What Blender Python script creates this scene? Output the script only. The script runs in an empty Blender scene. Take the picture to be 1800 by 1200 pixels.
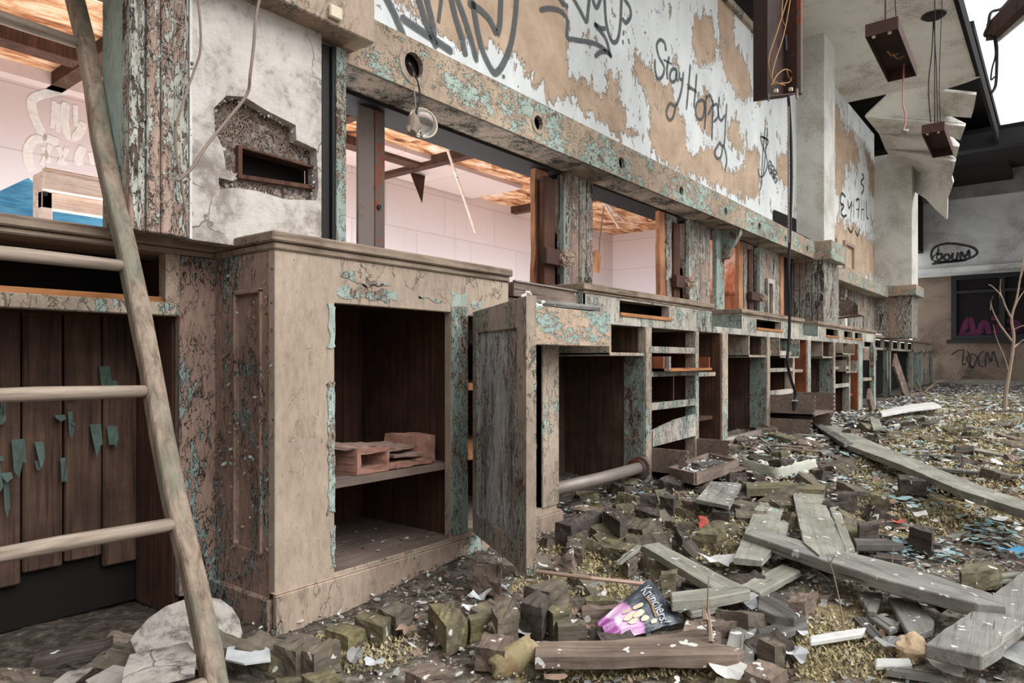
import bpy, bmesh, math, random
from math import sin, cos, pi, atan2, sqrt, radians
from mathutils import Vector, Matrix, noise
from mathutils.geometry import tessellate_polygon
random.seed(7)
S = bpy.context.scene
COL = S.collection

# ------------------------------------------------------------------ camera
FPX = 1220.0
TH = atan2(965, FPX)
FX, FY = cos(TH), sin(TH)
RX, RY = sin(TH), -cos(TH)
ZC, HY = 0.713, 634.0
cam = bpy.data.cameras.new('camera')
cam.sensor_width = 36
cam.lens = FPX / 1800 * 36
cam.shift_y = (HY - 600) / 1800
cam.clip_start = 0.02
co = bpy.data.objects.new('camera', cam)
COL.objects.link(co)
co.location = (0, 0, ZC)
co.rotation_euler = (pi / 2, 0, TH - pi / 2)
S.camera = co

# measured points of the photograph turned into points of the place
def ray(x, y):
    u = (x - 900) / FPX
    v = (HY - y) / FPX
    return Vector((FX + u * RX, FY + u * RY, v))
EYE = Vector((0, 0, ZC))
def onY(x, y, Y):
    d = ray(x, y); return EYE + d * (Y / d.y)
def onX(x, y, X):
    d = ray(x, y); return EYE + d * (X / d.x)
def onZ(x, y, Z):
    d = ray(x, y); return EYE + d * ((Z - ZC) / d.z)
def onP(x, y, P, n):
    d = ray(x, y); n = Vector(n); return EYE + d * ((Vector(P) - EYE).dot(n) / d.dot(n))
def at(x, y, t):
    return EYE + ray(x, y) * t

def sst(a, b, x):
    t = max(0.0, min(1.0, (x - a) / (b - a))); return t * t * (3 - 2 * t)
def gz(X, Y):
    b = 0.2 * sst(0.9, 5.2, X) + 0.12 * sst(9, 17, X)
    b += 0.02 * noise.noise((X * 1.7, Y * 1.7, 3.1)) + 0.012 * noise.noise((X * 5.1, Y * 5.1, 8.2))
    if Y > 1.45 and X < 2.0:
        b += 0.03 * sst(1.45, 1.62, Y) * sst(1.1, 1.9, X)
    return b
def onG(x, y, h=0.0):
    z = 0.1
    for _ in range(14):
        p = onZ(x, y, min(z + h, ZC - 0.02)); z = 0.5 * z + 0.5 * gz(p.x, p.y)
    return onZ(x, y, min(z + h, ZC - 0.02))

# ------------------------------------------------------------------ node helpers
def lin(c):
    c /= 255.0
    return c / 12.92 if c <= 0.04045 else ((c + 0.055) / 1.055) ** 2.4
def C(r, g, b):
    return (lin(r), lin(g), lin(b), 1)
class NB:
    def __init__(s, name):
        s.m = bpy.data.materials.new(name); s.m.use_nodes = True
        s.t = s.m.node_tree; s.n = s.t.nodes; s.n.clear()
        s.o = s.n.new('ShaderNodeOutputMaterial'); s.b = s.n.new('ShaderNodeBsdfPrincipled')
        s.b.inputs['Roughness'].default_value = 0.85
        s.b.inputs['Specular IOR Level'].default_value = 0.25
        s.L(s.b.outputs[0], s.o.inputs[0])
    def L(s, a, b): s.t.links.new(a, b)
    def put(s, sock, v):
        if hasattr(v, 'links'): s.L(v, sock)
        else: sock.default_value = v
    def pos(s, sc=(1, 1, 1), obj=False, rot=(0, 0, 0)):
        if obj: src = s.n.new('ShaderNodeTexCoord').outputs['Object']
        else: src = s.n.new('ShaderNodeNewGeometry').outputs['Position']
        mp = s.n.new('ShaderNodeMapping'); mp.inputs['Scale'].default_value = sc; mp.inputs['Rotation'].default_value = rot
        s.L(src, mp.inputs[0]); return mp.outputs[0]
    def noise(s, v, sc, det=6, ro=0.6, dist=0.0):
        n = s.n.new('ShaderNodeTexNoise'); s.L(v, n.inputs['Vector'])
        n.inputs['Scale'].default_value = sc; n.inputs['Detail'].default_value = det
        n.inputs['Roughness'].default_value = ro; n.inputs['Distortion'].default_value = dist
        return n.outputs[0]
    def voro(s, v, sc, feat='DISTANCE_TO_EDGE', out='Distance'):
        n = s.n.new('ShaderNodeTexVoronoi'); n.feature = feat; s.L(v, n.inputs['Vector'])
        n.inputs['Scale'].default_value = sc; return n.outputs[out]
    def ramp(s, f, stops, interp='LINEAR'):
        r = s.n.new('ShaderNodeValToRGB'); r.color_ramp.interpolation = interp
        e = r.color_ramp.elements
        while len(e) > 1: e.remove(e[0])
        e[0].position = stops[0][0]; e[0].color = stops[0][1] if hasattr(stops[0][1], '__len__') else (stops[0][1],) * 3 + (1,)
        for p, c in stops[1:]:
            q = e.new(p); q.color = c if hasattr(c, '__len__') else (c, c, c, 1)
        s.L(f, r.inputs[0]); return r.outputs[0]
    def math(s, op, a, b=0.0, clamp=False):
        n = s.n.new('ShaderNodeMath'); n.operation = op; n.use_clamp = clamp
        s.put(n.inputs[0], a); s.put(n.inputs[1], b); return n.outputs[0]
    def mix(s, f, a, b, mode='MIX'):
        n = s.n.new('ShaderNodeMix'); n.data_type = 'RGBA'; n.blend_type = mode
        s.put(n.inputs[0], f); s.put(n.inputs[6], a); s.put(n.inputs[7], b); return n.outputs[2]
    def bump(s, h, st=0.5, d=0.01):
        n = s.n.new('ShaderNodeBump'); n.inputs['Strength'].default_value = st; n.inputs['Distance'].default_value = d
        s.L(h, n.inputs['Height']); s.L(n.outputs[0], s.b.inputs['Normal'])
    def color(s, c): s.put(s.b.inputs['Base Color'], c)
    def rough(s, v): s.put(s.b.inputs['Roughness'], v)
    def attr(s, name):
        n = s.n.new('ShaderNodeAttribute'); n.attribute_name = name; return n.outputs['Fac']

EDGE = C(58, 46, 40)
def painted(name, top, under, bare, t1=0.55, t2=0.66, sc=3.2, stretch=0.5, grime=0.55, crack=0.5, wob=0.42, bump=0.8):
    """old paint, peeling in two coats down to wood"""
    k = NB(name)
    v = k.pos((1, 1, stretch))
    n1 = k.noise(v, sc, 5, 0.62, 0.4)
    n2 = k.noise(v, sc * 6, 6, 0.68, 0.3)
    n3 = k.noise(v, sc * 20, 4, 0.7)
    f = k.math('ADD', k.math('MULTIPLY', n1, 1 - wob), k.math('MULTIPLY', n2, wob))
    f = k.math('ADD', f, k.math('MULTIPLY', k.math('SUBTRACT', n3, .5), .10))
    w = 0.009
    lt = tuple(min(1, c * 1.35) for c in top[:3]) + (1,)  # brighter rim, a painted highlight where the coat's edge lifts
    lu = tuple(min(1, c * 1.25) for c in under[:3]) + (1,)
    dk = tuple(c * .62 for c in bare[:3]) + (1,)
    col = k.ramp(f, [(0, top), (t1 - 3 * w, top), (t1 - w, lt), (t1, EDGE), (t1 + w * 1.3, under), (t2 - 2.5 * w, under), (t2 - w, lu), (t2, EDGE), (t2 + w, bare), (t2 + .08, dk)])
    h = k.ramp(f, [(0, .8), (t1 - 6 * w, .85), (t1 - w, 1.0), (t1 + w, 0.5), (t2 - 4 * w, 0.5), (t2 - w, .62), (t2 + w, 0.1), (1, 0.0)])
    # lifted curls: thin contour lines of the finer noise, only where the paint is failing
    rd = k.math('ABSOLUTE', k.math('SUBTRACT', k.noise(v, sc * 4.5, 5, .6, .8), .5))
    near = k.ramp(n1, [(t1 - .13, 0), (t1 - .05, crack), (1, crack)])
    cm = k.math('MULTIPLY', k.ramp(rd, [(0, 1), (.007, .8), (.016, 0)]), near)
    col = k.mix(cm, col, EDGE)
    fine = k.noise(k.pos((1, 1, 0.3)), 70, 5, 0.75)
    spk = k.ramp(k.noise(k.pos(), 95, 3, .6), [(.66, 0), (.72, .6)])
    g = k.noise(k.pos(), 1.7, 5, 0.62, 0.3)
    col = k.mix(k.ramp(g, [(0.3, grime), (0.62, 0)]), col, C(120, 102, 90), 'MULTIPLY')
    col = k.mix(0.55, col, k.ramp(fine, [(0.3, 0.5), (0.6, 1.05)]), 'MULTIPLY')
    col = k.mix(spk, col, C(84, 70, 60))
    k.color(col)
    hh = k.math('ADD', h, k.math('MULTIPLY', fine, 0.2))
    hh = k.math('SUBTRACT', hh, k.math('MULTIPLY', cm, 0.5))
    k.bump(hh, bump, 0.008)
    return k.m
def wood(name, a, b, dark, moss=0.0, sc=1.0, obj=True, specks=0.0, up=False):
    k = NB(name)
    gs = (lambda lo, hi: (hi, hi, lo) if up else (lo, hi, hi))
    v = k.pos(gs(1.2 * sc, 22 * sc), obj)
    v2 = k.pos((1, 1, 1), obj)
    g = k.noise(v, 2.2, 7, 0.68, 0.6)
    col = k.ramp(g, [(0.28, dark), (0.42, a), (0.62, b), (0.8, a)])
    n = k.noise(v2, 5, 5, 0.65)
    col = k.mix(k.ramp(n, [(0.35, 0.6), (0.6, 0)]), col, dark, 'MIX')
    cr = k.ramp(k.noise(k.pos(gs(0.8 * sc, 30 * sc), obj), 3, 3, .5), [(0.30, 1), (0.36, 0)])
    col = k.mix(k.math('MULTIPLY', cr, 0.7), col, C(35, 30, 27))
    if moss:
        mm = k.ramp(k.noise(k.pos(), 9, 6, 0.7), [(0.62 - moss * 0.25, 0), (0.72 - moss * 0.25, 0.85)])
        mc = k.ramp(k.noise(k.pos(), 60, 3, .6), [(0.3, C(96, 90, 62)), (0.7, C(150, 140, 100))])
        col = k.mix(mm, col, mc)
    if specks:
        sp = k.ramp(k.noise(k.pos(), 26, 2, .5), [(0.72 - specks * .06, 0), (0.735 - specks * .06, 1)])
        col = k.mix(sp, col, C(205, 202, 196))
    k.color(col); k.rough(0.9)
    k.bump(k.math('SUBTRACT', g, k.math('MULTIPLY', cr, 0.6)), 0.6, 0.006)
    return k.m
def plain(name, c, rough=0.7, metal=0.0, var=0.25, sc=8, bump=0.2):
    k = NB(name)
    n = k.noise(k.pos(), sc, 6, .65)
    k.color(k.mix(var, c, k.ramp(n, [(0.3, 0.25), (0.65, 1)]), 'MULTIPLY'))
    k.rough(rough); k.b.inputs['Metallic'].default_value = metal
    if bump: k.bump(n, bump, .004)
    return k.m
def rusty(name, a, b, c, sc=6):
    k = NB(name)
    n = k.noise(k.pos((1, 1, .35)), sc, 7, .68, .5); n2 = k.noise(k.pos(), sc * 6, 4, .6)
    f = k.math('ADD', k.math('MULTIPLY', n, .75), k.math('MULTIPLY', n2, .25))
    k.color(k.ramp(f, [(0.32, c), (0.44, a), (0.52, a), (0.58, b), (0.75, b)])); k.rough(.75)
    k.bump(n2, .4, .003); return k.m

MAT = {}
TAN, MINT, PINK, DKW = C(176, 156, 138), C(166, 182, 172), C(140, 108, 96), C(74, 54, 44)
MAT['tan'] = painted('tan_paint', TAN, MINT, PINK, 0.585, 0.67)
MAT['tan_clean'] = painted('tan_paint_clean', C(174, 156, 138), MINT, PINK, 0.615, 0.70, sc=2.6, grime=0.4, crack=.6)
MAT['rail'] = painted('mint_tan_paint', C(180, 164, 146), C(168, 184, 174), C(130, 102, 90), 0.54, 0.62, sc=5, crack=.7)
MAT['mint'] = painted('mint_paint', C(160, 176, 166), C(176, 168, 152), C(120, 94, 82), 0.54, 0.585, sc=6, crack=.9)
MAT['mintwhite'] = painted('pale_frame_paint', C(192, 184, 172), C(166, 182, 172), C(122, 98, 86), 0.54, 0.60, sc=9, crack=.8)
MAT['side'] = painted('peeling_brown_paint', C(158, 132, 118), C(150, 168, 162), C(108, 80, 72), 0.53, 0.58, sc=7, stretch=.4, crack=1, bump=1)
MAT['pilaster'] = painted('peeling_pink_paint', C(170, 146, 132), C(182, 182, 170), C(96, 80, 70), 0.485, 0.57, sc=9, stretch=.28, crack=1, bump=1)
MAT['drawerfront'] = painted('drawer_front_paint', C(192, 168, 146), C(158, 176, 166), C(140, 108, 96), 0.49, 0.66, sc=4, stretch=2.4, crack=.4)
MAT['beam'] = painted('beam_paint', C(188, 168, 146), C(174, 190, 178), C(146, 116, 100), 0.515, 0.62, sc=4, stretch=1.5, crack=.6)
MAT['mintpatch'] = painted('ragged_mint_paint', C(172, 186, 176), C(180, 160, 142), C(120, 98, 86), 0.56, 0.62, sc=12, crack=1)
MAT['soffit'] = painted('soffit_paint', C(178, 162, 146), C(160, 160, 148), C(96, 78, 66), 0.52, 0.57, sc=6, stretch=1, crack=.8)
MAT['door'] = painted('door_paint', C(204, 208, 208), C(176, 170, 162), C(132, 112, 102), 0.53, 0.60, sc=9, stretch=.18, crack=1)
MAT['doorframe'] = painted('door_frame_paint', C(186, 174, 162), C(176, 190, 182), C(140, 114, 102), 0.55, 0.63, sc=6, stretch=.4, crack=1)
MAT['top'] = wood('worktop_wood', C(138, 120, 104), C(160, 142, 124), C(78, 64, 54), obj=False)
MAT['inner'] = wood('inner_wood', C(74, 50, 38), C(96, 66, 52), C(46, 33, 28), obj=False, up=True)
MAT['varnish'] = wood('varnished_wood', C(132, 76, 50), C(152, 92, 62), C(76, 42, 30), obj=False, up=True)
MAT['runner'] = wood('runner_wood', C(160, 108, 66), C(180, 126, 82), C(96, 62, 40), obj=False)
MAT['back'] = wood('back_boards', C(74, 55, 45), C(98, 76, 63), C(36, 27, 23), obj=False, up=True)
MAT['boxwood'] = wood('drawer_wood', C(118, 102, 92), C(136, 120, 108), C(88, 74, 66), obj=False)
MAT['grey'] = wood('grey_weathered_wood', C(132, 130, 122), C(152, 150, 142), C(92, 88, 82), specks=1.0)
MAT['greygreen'] = wood('green_grey_weathered_wood', C(142, 140, 128), C(162, 159, 146), C(104, 100, 90), moss=.1, specks=.6)
MAT['dkgrey'] = wood('dark_weathered_wood', C(92, 88, 84), C(118, 114, 108), C(48, 44, 41), specks=.6)
MAT['brownwood'] = wood('brown_weathered_wood', C(124, 106, 94), C(146, 130, 116), C(70, 58, 52), specks=1)
MAT['block'] = wood('floor_block_wood', C(108, 98, 86), C(128, 118, 102), C(62, 55, 48), moss=.1, specks=.8)
MAT['blockmoss'] = wood('mossy_block_wood', C(108, 100, 80), C(128, 120, 96), C(66, 58, 46), moss=.38, specks=.8)
MAT['blockdark'] = wood('dark_block_wood', C(80, 71, 65), C(104, 94, 86), C(44, 38, 35), specks=.4)
MAT['ladder'] = wood('ladder_wood', C(132, 112, 94), C(160, 142, 124), C(84, 70, 58), sc=.8)
MAT['stud'] = wood('orange_stud_wood', C(166, 112, 80), C(190, 142, 106), C(112, 70, 50), obj=False, up=True)
MAT['timber'] = wood('pale_timber', C(230, 208, 194), C(240, 224, 212), C(190, 150, 130), obj=False)
MAT['greysteel'] = rusty('grey_steel', C(112, 100, 94), C(104, 76, 62), C(70, 56, 50), 5)
MAT['rust'] = rusty('rusty_steel', C(96, 84, 78), C(126, 62, 34), C(52, 34, 28))
MAT['rustbox'] = rusty('rusty_tray', C(72, 50, 45), C(88, 58, 48), C(44, 33, 30))
MAT['pipe'] = plain('pipe_metal', C(140, 130, 122), .45, .3)
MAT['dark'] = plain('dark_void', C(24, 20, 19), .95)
MAT['black'] = plain('black_rubber', C(34, 32, 32), .6)
MAT['cream'] = plain('cream_plastic', C(208, 196, 172), .6)
MAT['wire'] = plain('grey_wire', C(136, 120, 106), .7)
MAT['copper'] = plain('yellowed_wire', C(160, 120, 74), .6)
MAT['white'] = plain('white_flake', C(208, 206, 200), .8, var=.3, sc=30)
MAT['paper'] = plain('pale_paper', C(196, 198, 198), .8, var=.35, sc=18)
MAT['greyflake'] = plain('grey_flake', C(150, 150, 146), .85, var=.4, sc=25)
MAT['turq'] = plain('turquoise_flake', C(146, 176, 178), .75, var=.35, sc=25)
MAT['brownflake'] = plain('brown_flake', C(96, 76, 62), .9, var=.4, sc=25)
MAT['leaf'] = plain('dry_leaf', C(150, 124, 108), .85, var=.4, sc=30)
MAT['clay'] = plain('fired_clay', C(164, 122, 106), .9, var=.5, sc=30, bump=.5)
MAT['claydk'] = plain('dusty_clay', C(150, 124, 112), .9, var=.45, sc=25, bump=.5)
MAT['stone'] = plain('orange_stone', C(196, 170, 138), .9, var=.5, sc=20, bump=.6)
MAT['brick'] = plain('red_brick', C(172, 84, 70), .9, var=.35, sc=30)
MAT['twig'] = plain('dry_twig', C(158, 138, 120), .9, var=.4, sc=30)
MAT['traydark'] = rusty('dark_tray', C(52, 38, 34), C(66, 44, 36), C(34, 28, 26))
MAT['darkmint'] = plain('shadowed_mint_flake', C(84, 100, 92), .85, var=.6, sc=26)
MAT['tin'] = rusty('rusted_tin', C(150, 138, 104), C(136, 112, 84), C(84, 74, 56), 18)
MAT['pinkcord'] = plain('pink_cord', C(196, 140, 130), .6)
MAT['straw'] = plain('pale_straw', C(178, 150, 132), .7)
MAT['plastic'] = plain('crumpled_plastic', C(186, 186, 170), .4, var=.3, sc=14)
def glassmat():
    k = NB('cloudy_glass'); k.color(C(200, 196, 188)); k.rough(.15)
    k.b.inputs['Transmission Weight'].default_value = .75; return k.m
MAT['glass'] = glassmat()
def ink(name, c, a=0.8):
    k = NB(name); k.color(c); k.rough(.7)
    tr = k.n.new('ShaderNodeBsdfTransparent'); mx = k.n.new('ShaderNodeMixShader')
    f = k.ramp(k.noise(k.pos(), 30, 5, .7), [(0.3, a * .7), (0.6, a)])
    k.L(f, mx.inputs[0]); k.L(tr.outputs[0], mx.inputs[1]); k.L(k.b.outputs[0], mx.inputs[2]); k.L(mx.outputs[0], k.o.inputs[0])
    return k.m
MAT['spray'] = ink('grey_spray', C(84, 88, 90), .9)
MAT['spraydk'] = ink('black_spray', C(44, 42, 44), .9)
MAT['spraywh'] = ink('white_spray', C(240, 234, 226), .75)
MAT['spraypk'] = ink('pink_spray', C(112, 46, 84), .5)
MAT['sprayred'] = ink('red_spray', C(176, 92, 76), .6)

def plaster_wall():
    k = NB('peeling_white_wall')
    a = k.attr('peel')
    v = k.pos((1, 1, .6))
    n = k.noise(v, 6, 7, .68, .5)
    f = k.math('ADD', a, k.math('MULTIPLY', k.math('SUBTRACT', n, .5), 1.1))
    f2 = k.math('ADD', f, k.math('MULTIPLY', k.math('SUBTRACT', k.noise(v, 19, 7, .75, .5), .5), 1.15))
    wh = k.ramp(k.noise(k.pos((1, 1, .5)), 3, 5, .6), [(0.3, C(190, 192, 190)), (0.7, C(224, 226, 224))])
    tn = k.ramp(k.noise(k.pos(), 5, 6, .65), [(0.3, C(158, 134, 112)), (0.7, C(196, 172, 148))])
    m = k.ramp(f2, [(0, 0), (.495, 0), (.505, 1), (1, 1)])
    col = k.mix(m, wh, tn)
    e = k.ramp(f2, [(0, 0), (.485, 0), (.50, .8), (.525, .6), (.56, 0), (1, 0)])
    col = k.mix(e, col, C(112, 92, 76))  # painted shadow along the edges of the peeled coat
    k.color(col)
    h = k.ramp(f2, [(0, 1), (.49, 1), (.51, 0), (1, 0)])
    k.bump(k.math('ADD', h, k.math('MULTIPLY', k.noise(v, 50, 4, .6), .12)), .8, .012)
    return k.m
MAT['wall'] = plaster_wall()
def plaster_dirty(name, a, b, dk, sc=2.0, crack=.7, amt=.5):
    k = NB(name)
    n = k.noise(k.pos(), sc, 7, .66, .4); n2 = k.noise(k.pos(), 40, 5, .7)
    col = k.ramp(n, [(.28, b), (.6, a)])
    f = k.math('ADD', k.math('MULTIPLY', n, .6), k.math('MULTIPLY', n2, .4))
    col = k.mix(k.ramp(f, [(.40, amt), (.50, 0)]), col, dk)
    cr = k.ramp(k.voro(k.mix(.12, k.pos(), k.noise(k.pos(), 5, 4, .6)), 5), [(0, crack), (.012, 0)])
    cm = k.math('MULTIPLY', cr, k.ramp(k.noise(k.pos(), 2.6, 2, .5), [(.48, 0), (.56, 1)]))
    col = k.mix(cm, col, dk)
    k.color(col); k.rough(.92); k.bump(k.math('SUBTRACT', n2, k.math('MULTIPLY', cm, 1.0)), .5, .008)
    return k.m
MAT['plaster'] = plaster_dirty('cracked_plaster', C(194, 187, 179), C(150, 141, 132), C(92, 81, 73), 6, .9, .5)
MAT['ceil'] = plaster_dirty('stained_ceiling_plaster', C(226, 224, 216), C(214, 208, 200), C(150, 136, 122), 1.6, .2, .6)
MAT['pier'] = plaster_dirty('stained_pier_render', C(208, 206, 198), C(186, 182, 172), C(120, 106, 94), 2.2, .4, .3)
MAT['disc'] = plaster_dirty('grey_disc_wood', C(172, 164, 156), C(128, 119, 112), C(74, 65, 60), 11, .8, .8)
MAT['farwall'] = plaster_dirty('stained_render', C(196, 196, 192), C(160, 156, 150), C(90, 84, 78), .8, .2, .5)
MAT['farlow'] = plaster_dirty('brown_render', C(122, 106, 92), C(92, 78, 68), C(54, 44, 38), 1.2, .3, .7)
MAT['greyband'] = plaster_dirty('grey_concrete_band', C(138, 134, 130), C(104, 98, 94), C(64, 58, 54), 1.5, .4, .6)
def blockwall():
    k = NB('pink_white_block_wall')
    br = k.n.new('ShaderNodeTexBrick')
    k.L(k.pos((1, 1, 1), rot=(pi / 2, 0, 0)), br.inputs['Vector'])
    br.inputs['Scale'].default_value = 1; br.inputs['Brick Width'].default_value = .8; br.inputs['Row Height'].default_value = .4
    br.inputs['Mortar Size'].default_value = .006
    br.inputs['Color1'].default_value = C(224, 222, 226); br.inputs['Color2'].default_value = C(218, 214, 218); br.inputs['Mortar'].default_value = C(204, 198, 200)
    zz = k.n.new('ShaderNodeSeparateXYZ'); k.L(k.pos(), zz.inputs[0])
    gr = k.ramp(k.math('MULTIPLY', zz.outputs[2], .4), [(.55, (1, 1, 1, 1)), (.95, C(226, 204, 192))])
    col = k.mix(1, br.outputs[0], gr, 'MULTIPLY')
    st = k.ramp(k.noise(k.pos((3, 3, .25)), 2.4, 5, .6), [(.6, 0), (.75, .35)])
    col = k.mix(st, col, C(186, 140, 96))
    k.color(col); k.bump(k.noise(k.pos(), 60, 3, .6), .2, .004); return k.m
MAT['blockwall'] = blockwall()
def lath():
    k = NB('torn_orange_lath')
    n = k.noise(k.pos((1, 2.2, 1)), 3.2, 7, .7, .8)
    st = k.noise(k.pos((1, 60, 1)), 1.6, 3, .5)
    col = k.ramp(n, [(.34, C(70, 44, 32)), (.43, C(160, 100, 64)), (.51, C(206, 150, 108)), (.60, C(234, 196, 160)), (.70, C(226, 214, 204))])
    col = k.mix(.5, col, k.ramp(st, [(.35, .35), (.55, 1)]), 'MULTIPLY')
    k.color(col); k.bump(n, .7, .02); return k.m
MAT['lath'] = lath()
def redplaster():
    k = NB('peeling_red_plaster')
    n = k.noise(k.pos((1, 1, .5)), 4, 6, .65, .4)
    k.color(k.ramp(n, [(.35, C(100, 52, 40)), (.48, C(180, 106, 78)), (.56, C(200, 140, 110)), (.6, C(200, 176, 160)), (.8, C(190, 160, 144))])); k.bump(n, .6, .01); return k.m
MAT['redwall'] = redplaster()
def groundmat():
    k = NB('mossy_debris_ground')
    p = k.pos()
    n = k.noise(p, 2.0, 7, .68, .3); n2 = k.noise(p, 28, 6, .72); n3 = k.noise(p, 6.5, 5, .62)
    soil = k.ramp(n2, [(.3, C(62, 54, 47)), (.48, C(112, 102, 90)), (.6, C(150, 141, 128)), (.7, C(196, 192, 184))])
    ms = k.ramp(k.noise(p, 70, 4, .7), [(.3, C(100, 90, 62)), (.5, C(154, 139, 100)), (.7, C(196, 180, 138))])
    mk = k.attr('moss')
    mf = k.ramp(k.math('ADD', k.math('MULTIPLY', k.math('SUBTRACT', n3, .5), 1.6), mk), [(.42, 0), (.58, .95)])
    col = k.mix(mf, soil, ms)
    # little flakes of fallen paint
    vc = k.n.new('ShaderNodeTexVoronoi'); vc.inputs['Scale'].default_value = 36; k.L(k.mix(.04, p, k.noise(p, 18, 3, .6)), vc.inputs['Vector'])
    sep = k.n.new('ShaderNodeSeparateColor'); k.L(vc.outputs['Color'], sep.inputs[0])
    cell = k.ramp(sep.outputs[0], [(0, 0), (.74, 0), (.75, 1)], 'CONSTANT')
    inside = k.ramp(vc.outputs['Distance'], [(.3, 1), (.36, 0)])
    fc = k.ramp(sep.outputs[1], [(0, C(206, 204, 198)), (.35, C(176, 176, 170)), (.6, C(146, 176, 176)), (.75, C(176, 150, 130)), (.9, C(218, 218, 214))], 'CONSTANT')
    ff = k.math('MULTIPLY', k.math('MULTIPLY', cell, inside), k.ramp(k.math('ADD', n, k.math('MULTIPLY', k.attr('flake'), .35)), [(.5, 0), (.6, .9)]))
    col = k.mix(ff, col, fc)
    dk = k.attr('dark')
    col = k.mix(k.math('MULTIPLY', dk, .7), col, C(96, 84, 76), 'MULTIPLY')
    k.color(col); k.rough(.95)
    k.bump(k.math('ADD', n2, k.math('MULTIPLY', ff, .3)), .9, .02); return k.m
MAT['ground'] = groundmat()
def mossmat():
    k = NB('moss'); n = k.noise(k.pos(), 45, 3, .6)
    k.color(k.ramp(n, [(.3, C(116, 106, 80)), (.5, C(164, 150, 114)), (.7, C(202, 190, 154))])); k.rough(.9); return k.m
MAT['moss'] = mossmat()
def tarpmat():
    k = NB('blue_tarp'); n = k.noise(k.pos((1, 1, 3)), 5, 5, .6)
    k.color(k.ramp(n, [(.3, C(60, 138, 190)), (.65, C(110, 184, 226))])); k.rough(.45); k.bump(n, .5, .02); return k.m
MAT['tarp'] = tarpmat()
def mesh_lath():
    k = NB('wire_lath_mesh')
    n = k.voro(k.pos((1, 1, .5)), 190); n2 = k.noise(k.pos(), 14, 6, .7)
    col = k.ramp(n, [(0, C(116, 98, 86)), (.10, C(120, 104, 92)), (.2, C(34, 27, 24)), (1, C(28, 22, 20))])
    col = k.mix(k.ramp(n2, [(.48, 0), (.55, .9)]), col, k.ramp(k.noise(k.pos(), 60, 4, .7), [(.42, C(50, 41, 36)), (.62, C(150, 138, 128))]))
    k.color(col); k.bump(n2, 1, .02); return k.m
MAT['mesh'] = mesh_lath()
def bagmat():
    k = NB('crisp_packet_foil')
    uv = k.n.new('ShaderNodeUVMap'); sp = k.n.new('ShaderNodeSeparateXYZ'); k.L(uv.outputs[0], sp.inputs[0])
    n = k.noise(uv.outputs[0], 5, 4, .6)
    f = k.math('ADD', sp.outputs[1], k.math('MULTIPLY', k.math('SUBTRACT', n, .5), .18))
    col = k.ramp(f, [(0, C(140, 70, 132)), (.14, C(146, 76, 138)), (.17, C(206, 176, 204)), (.30, C(204, 160, 196)), (.42, C(190, 132, 180)), (.46, C(62, 68, 76)), (1, C(44, 48, 56))])
    k.color(col); k.rough(.3); k.b.inputs['Specular IOR Level'].default_value = .6
    k.bump(k.noise(uv.outputs[0], 7, 4, .6), .4, .01); return k.m
MAT['bag'] = bagmat()

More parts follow.
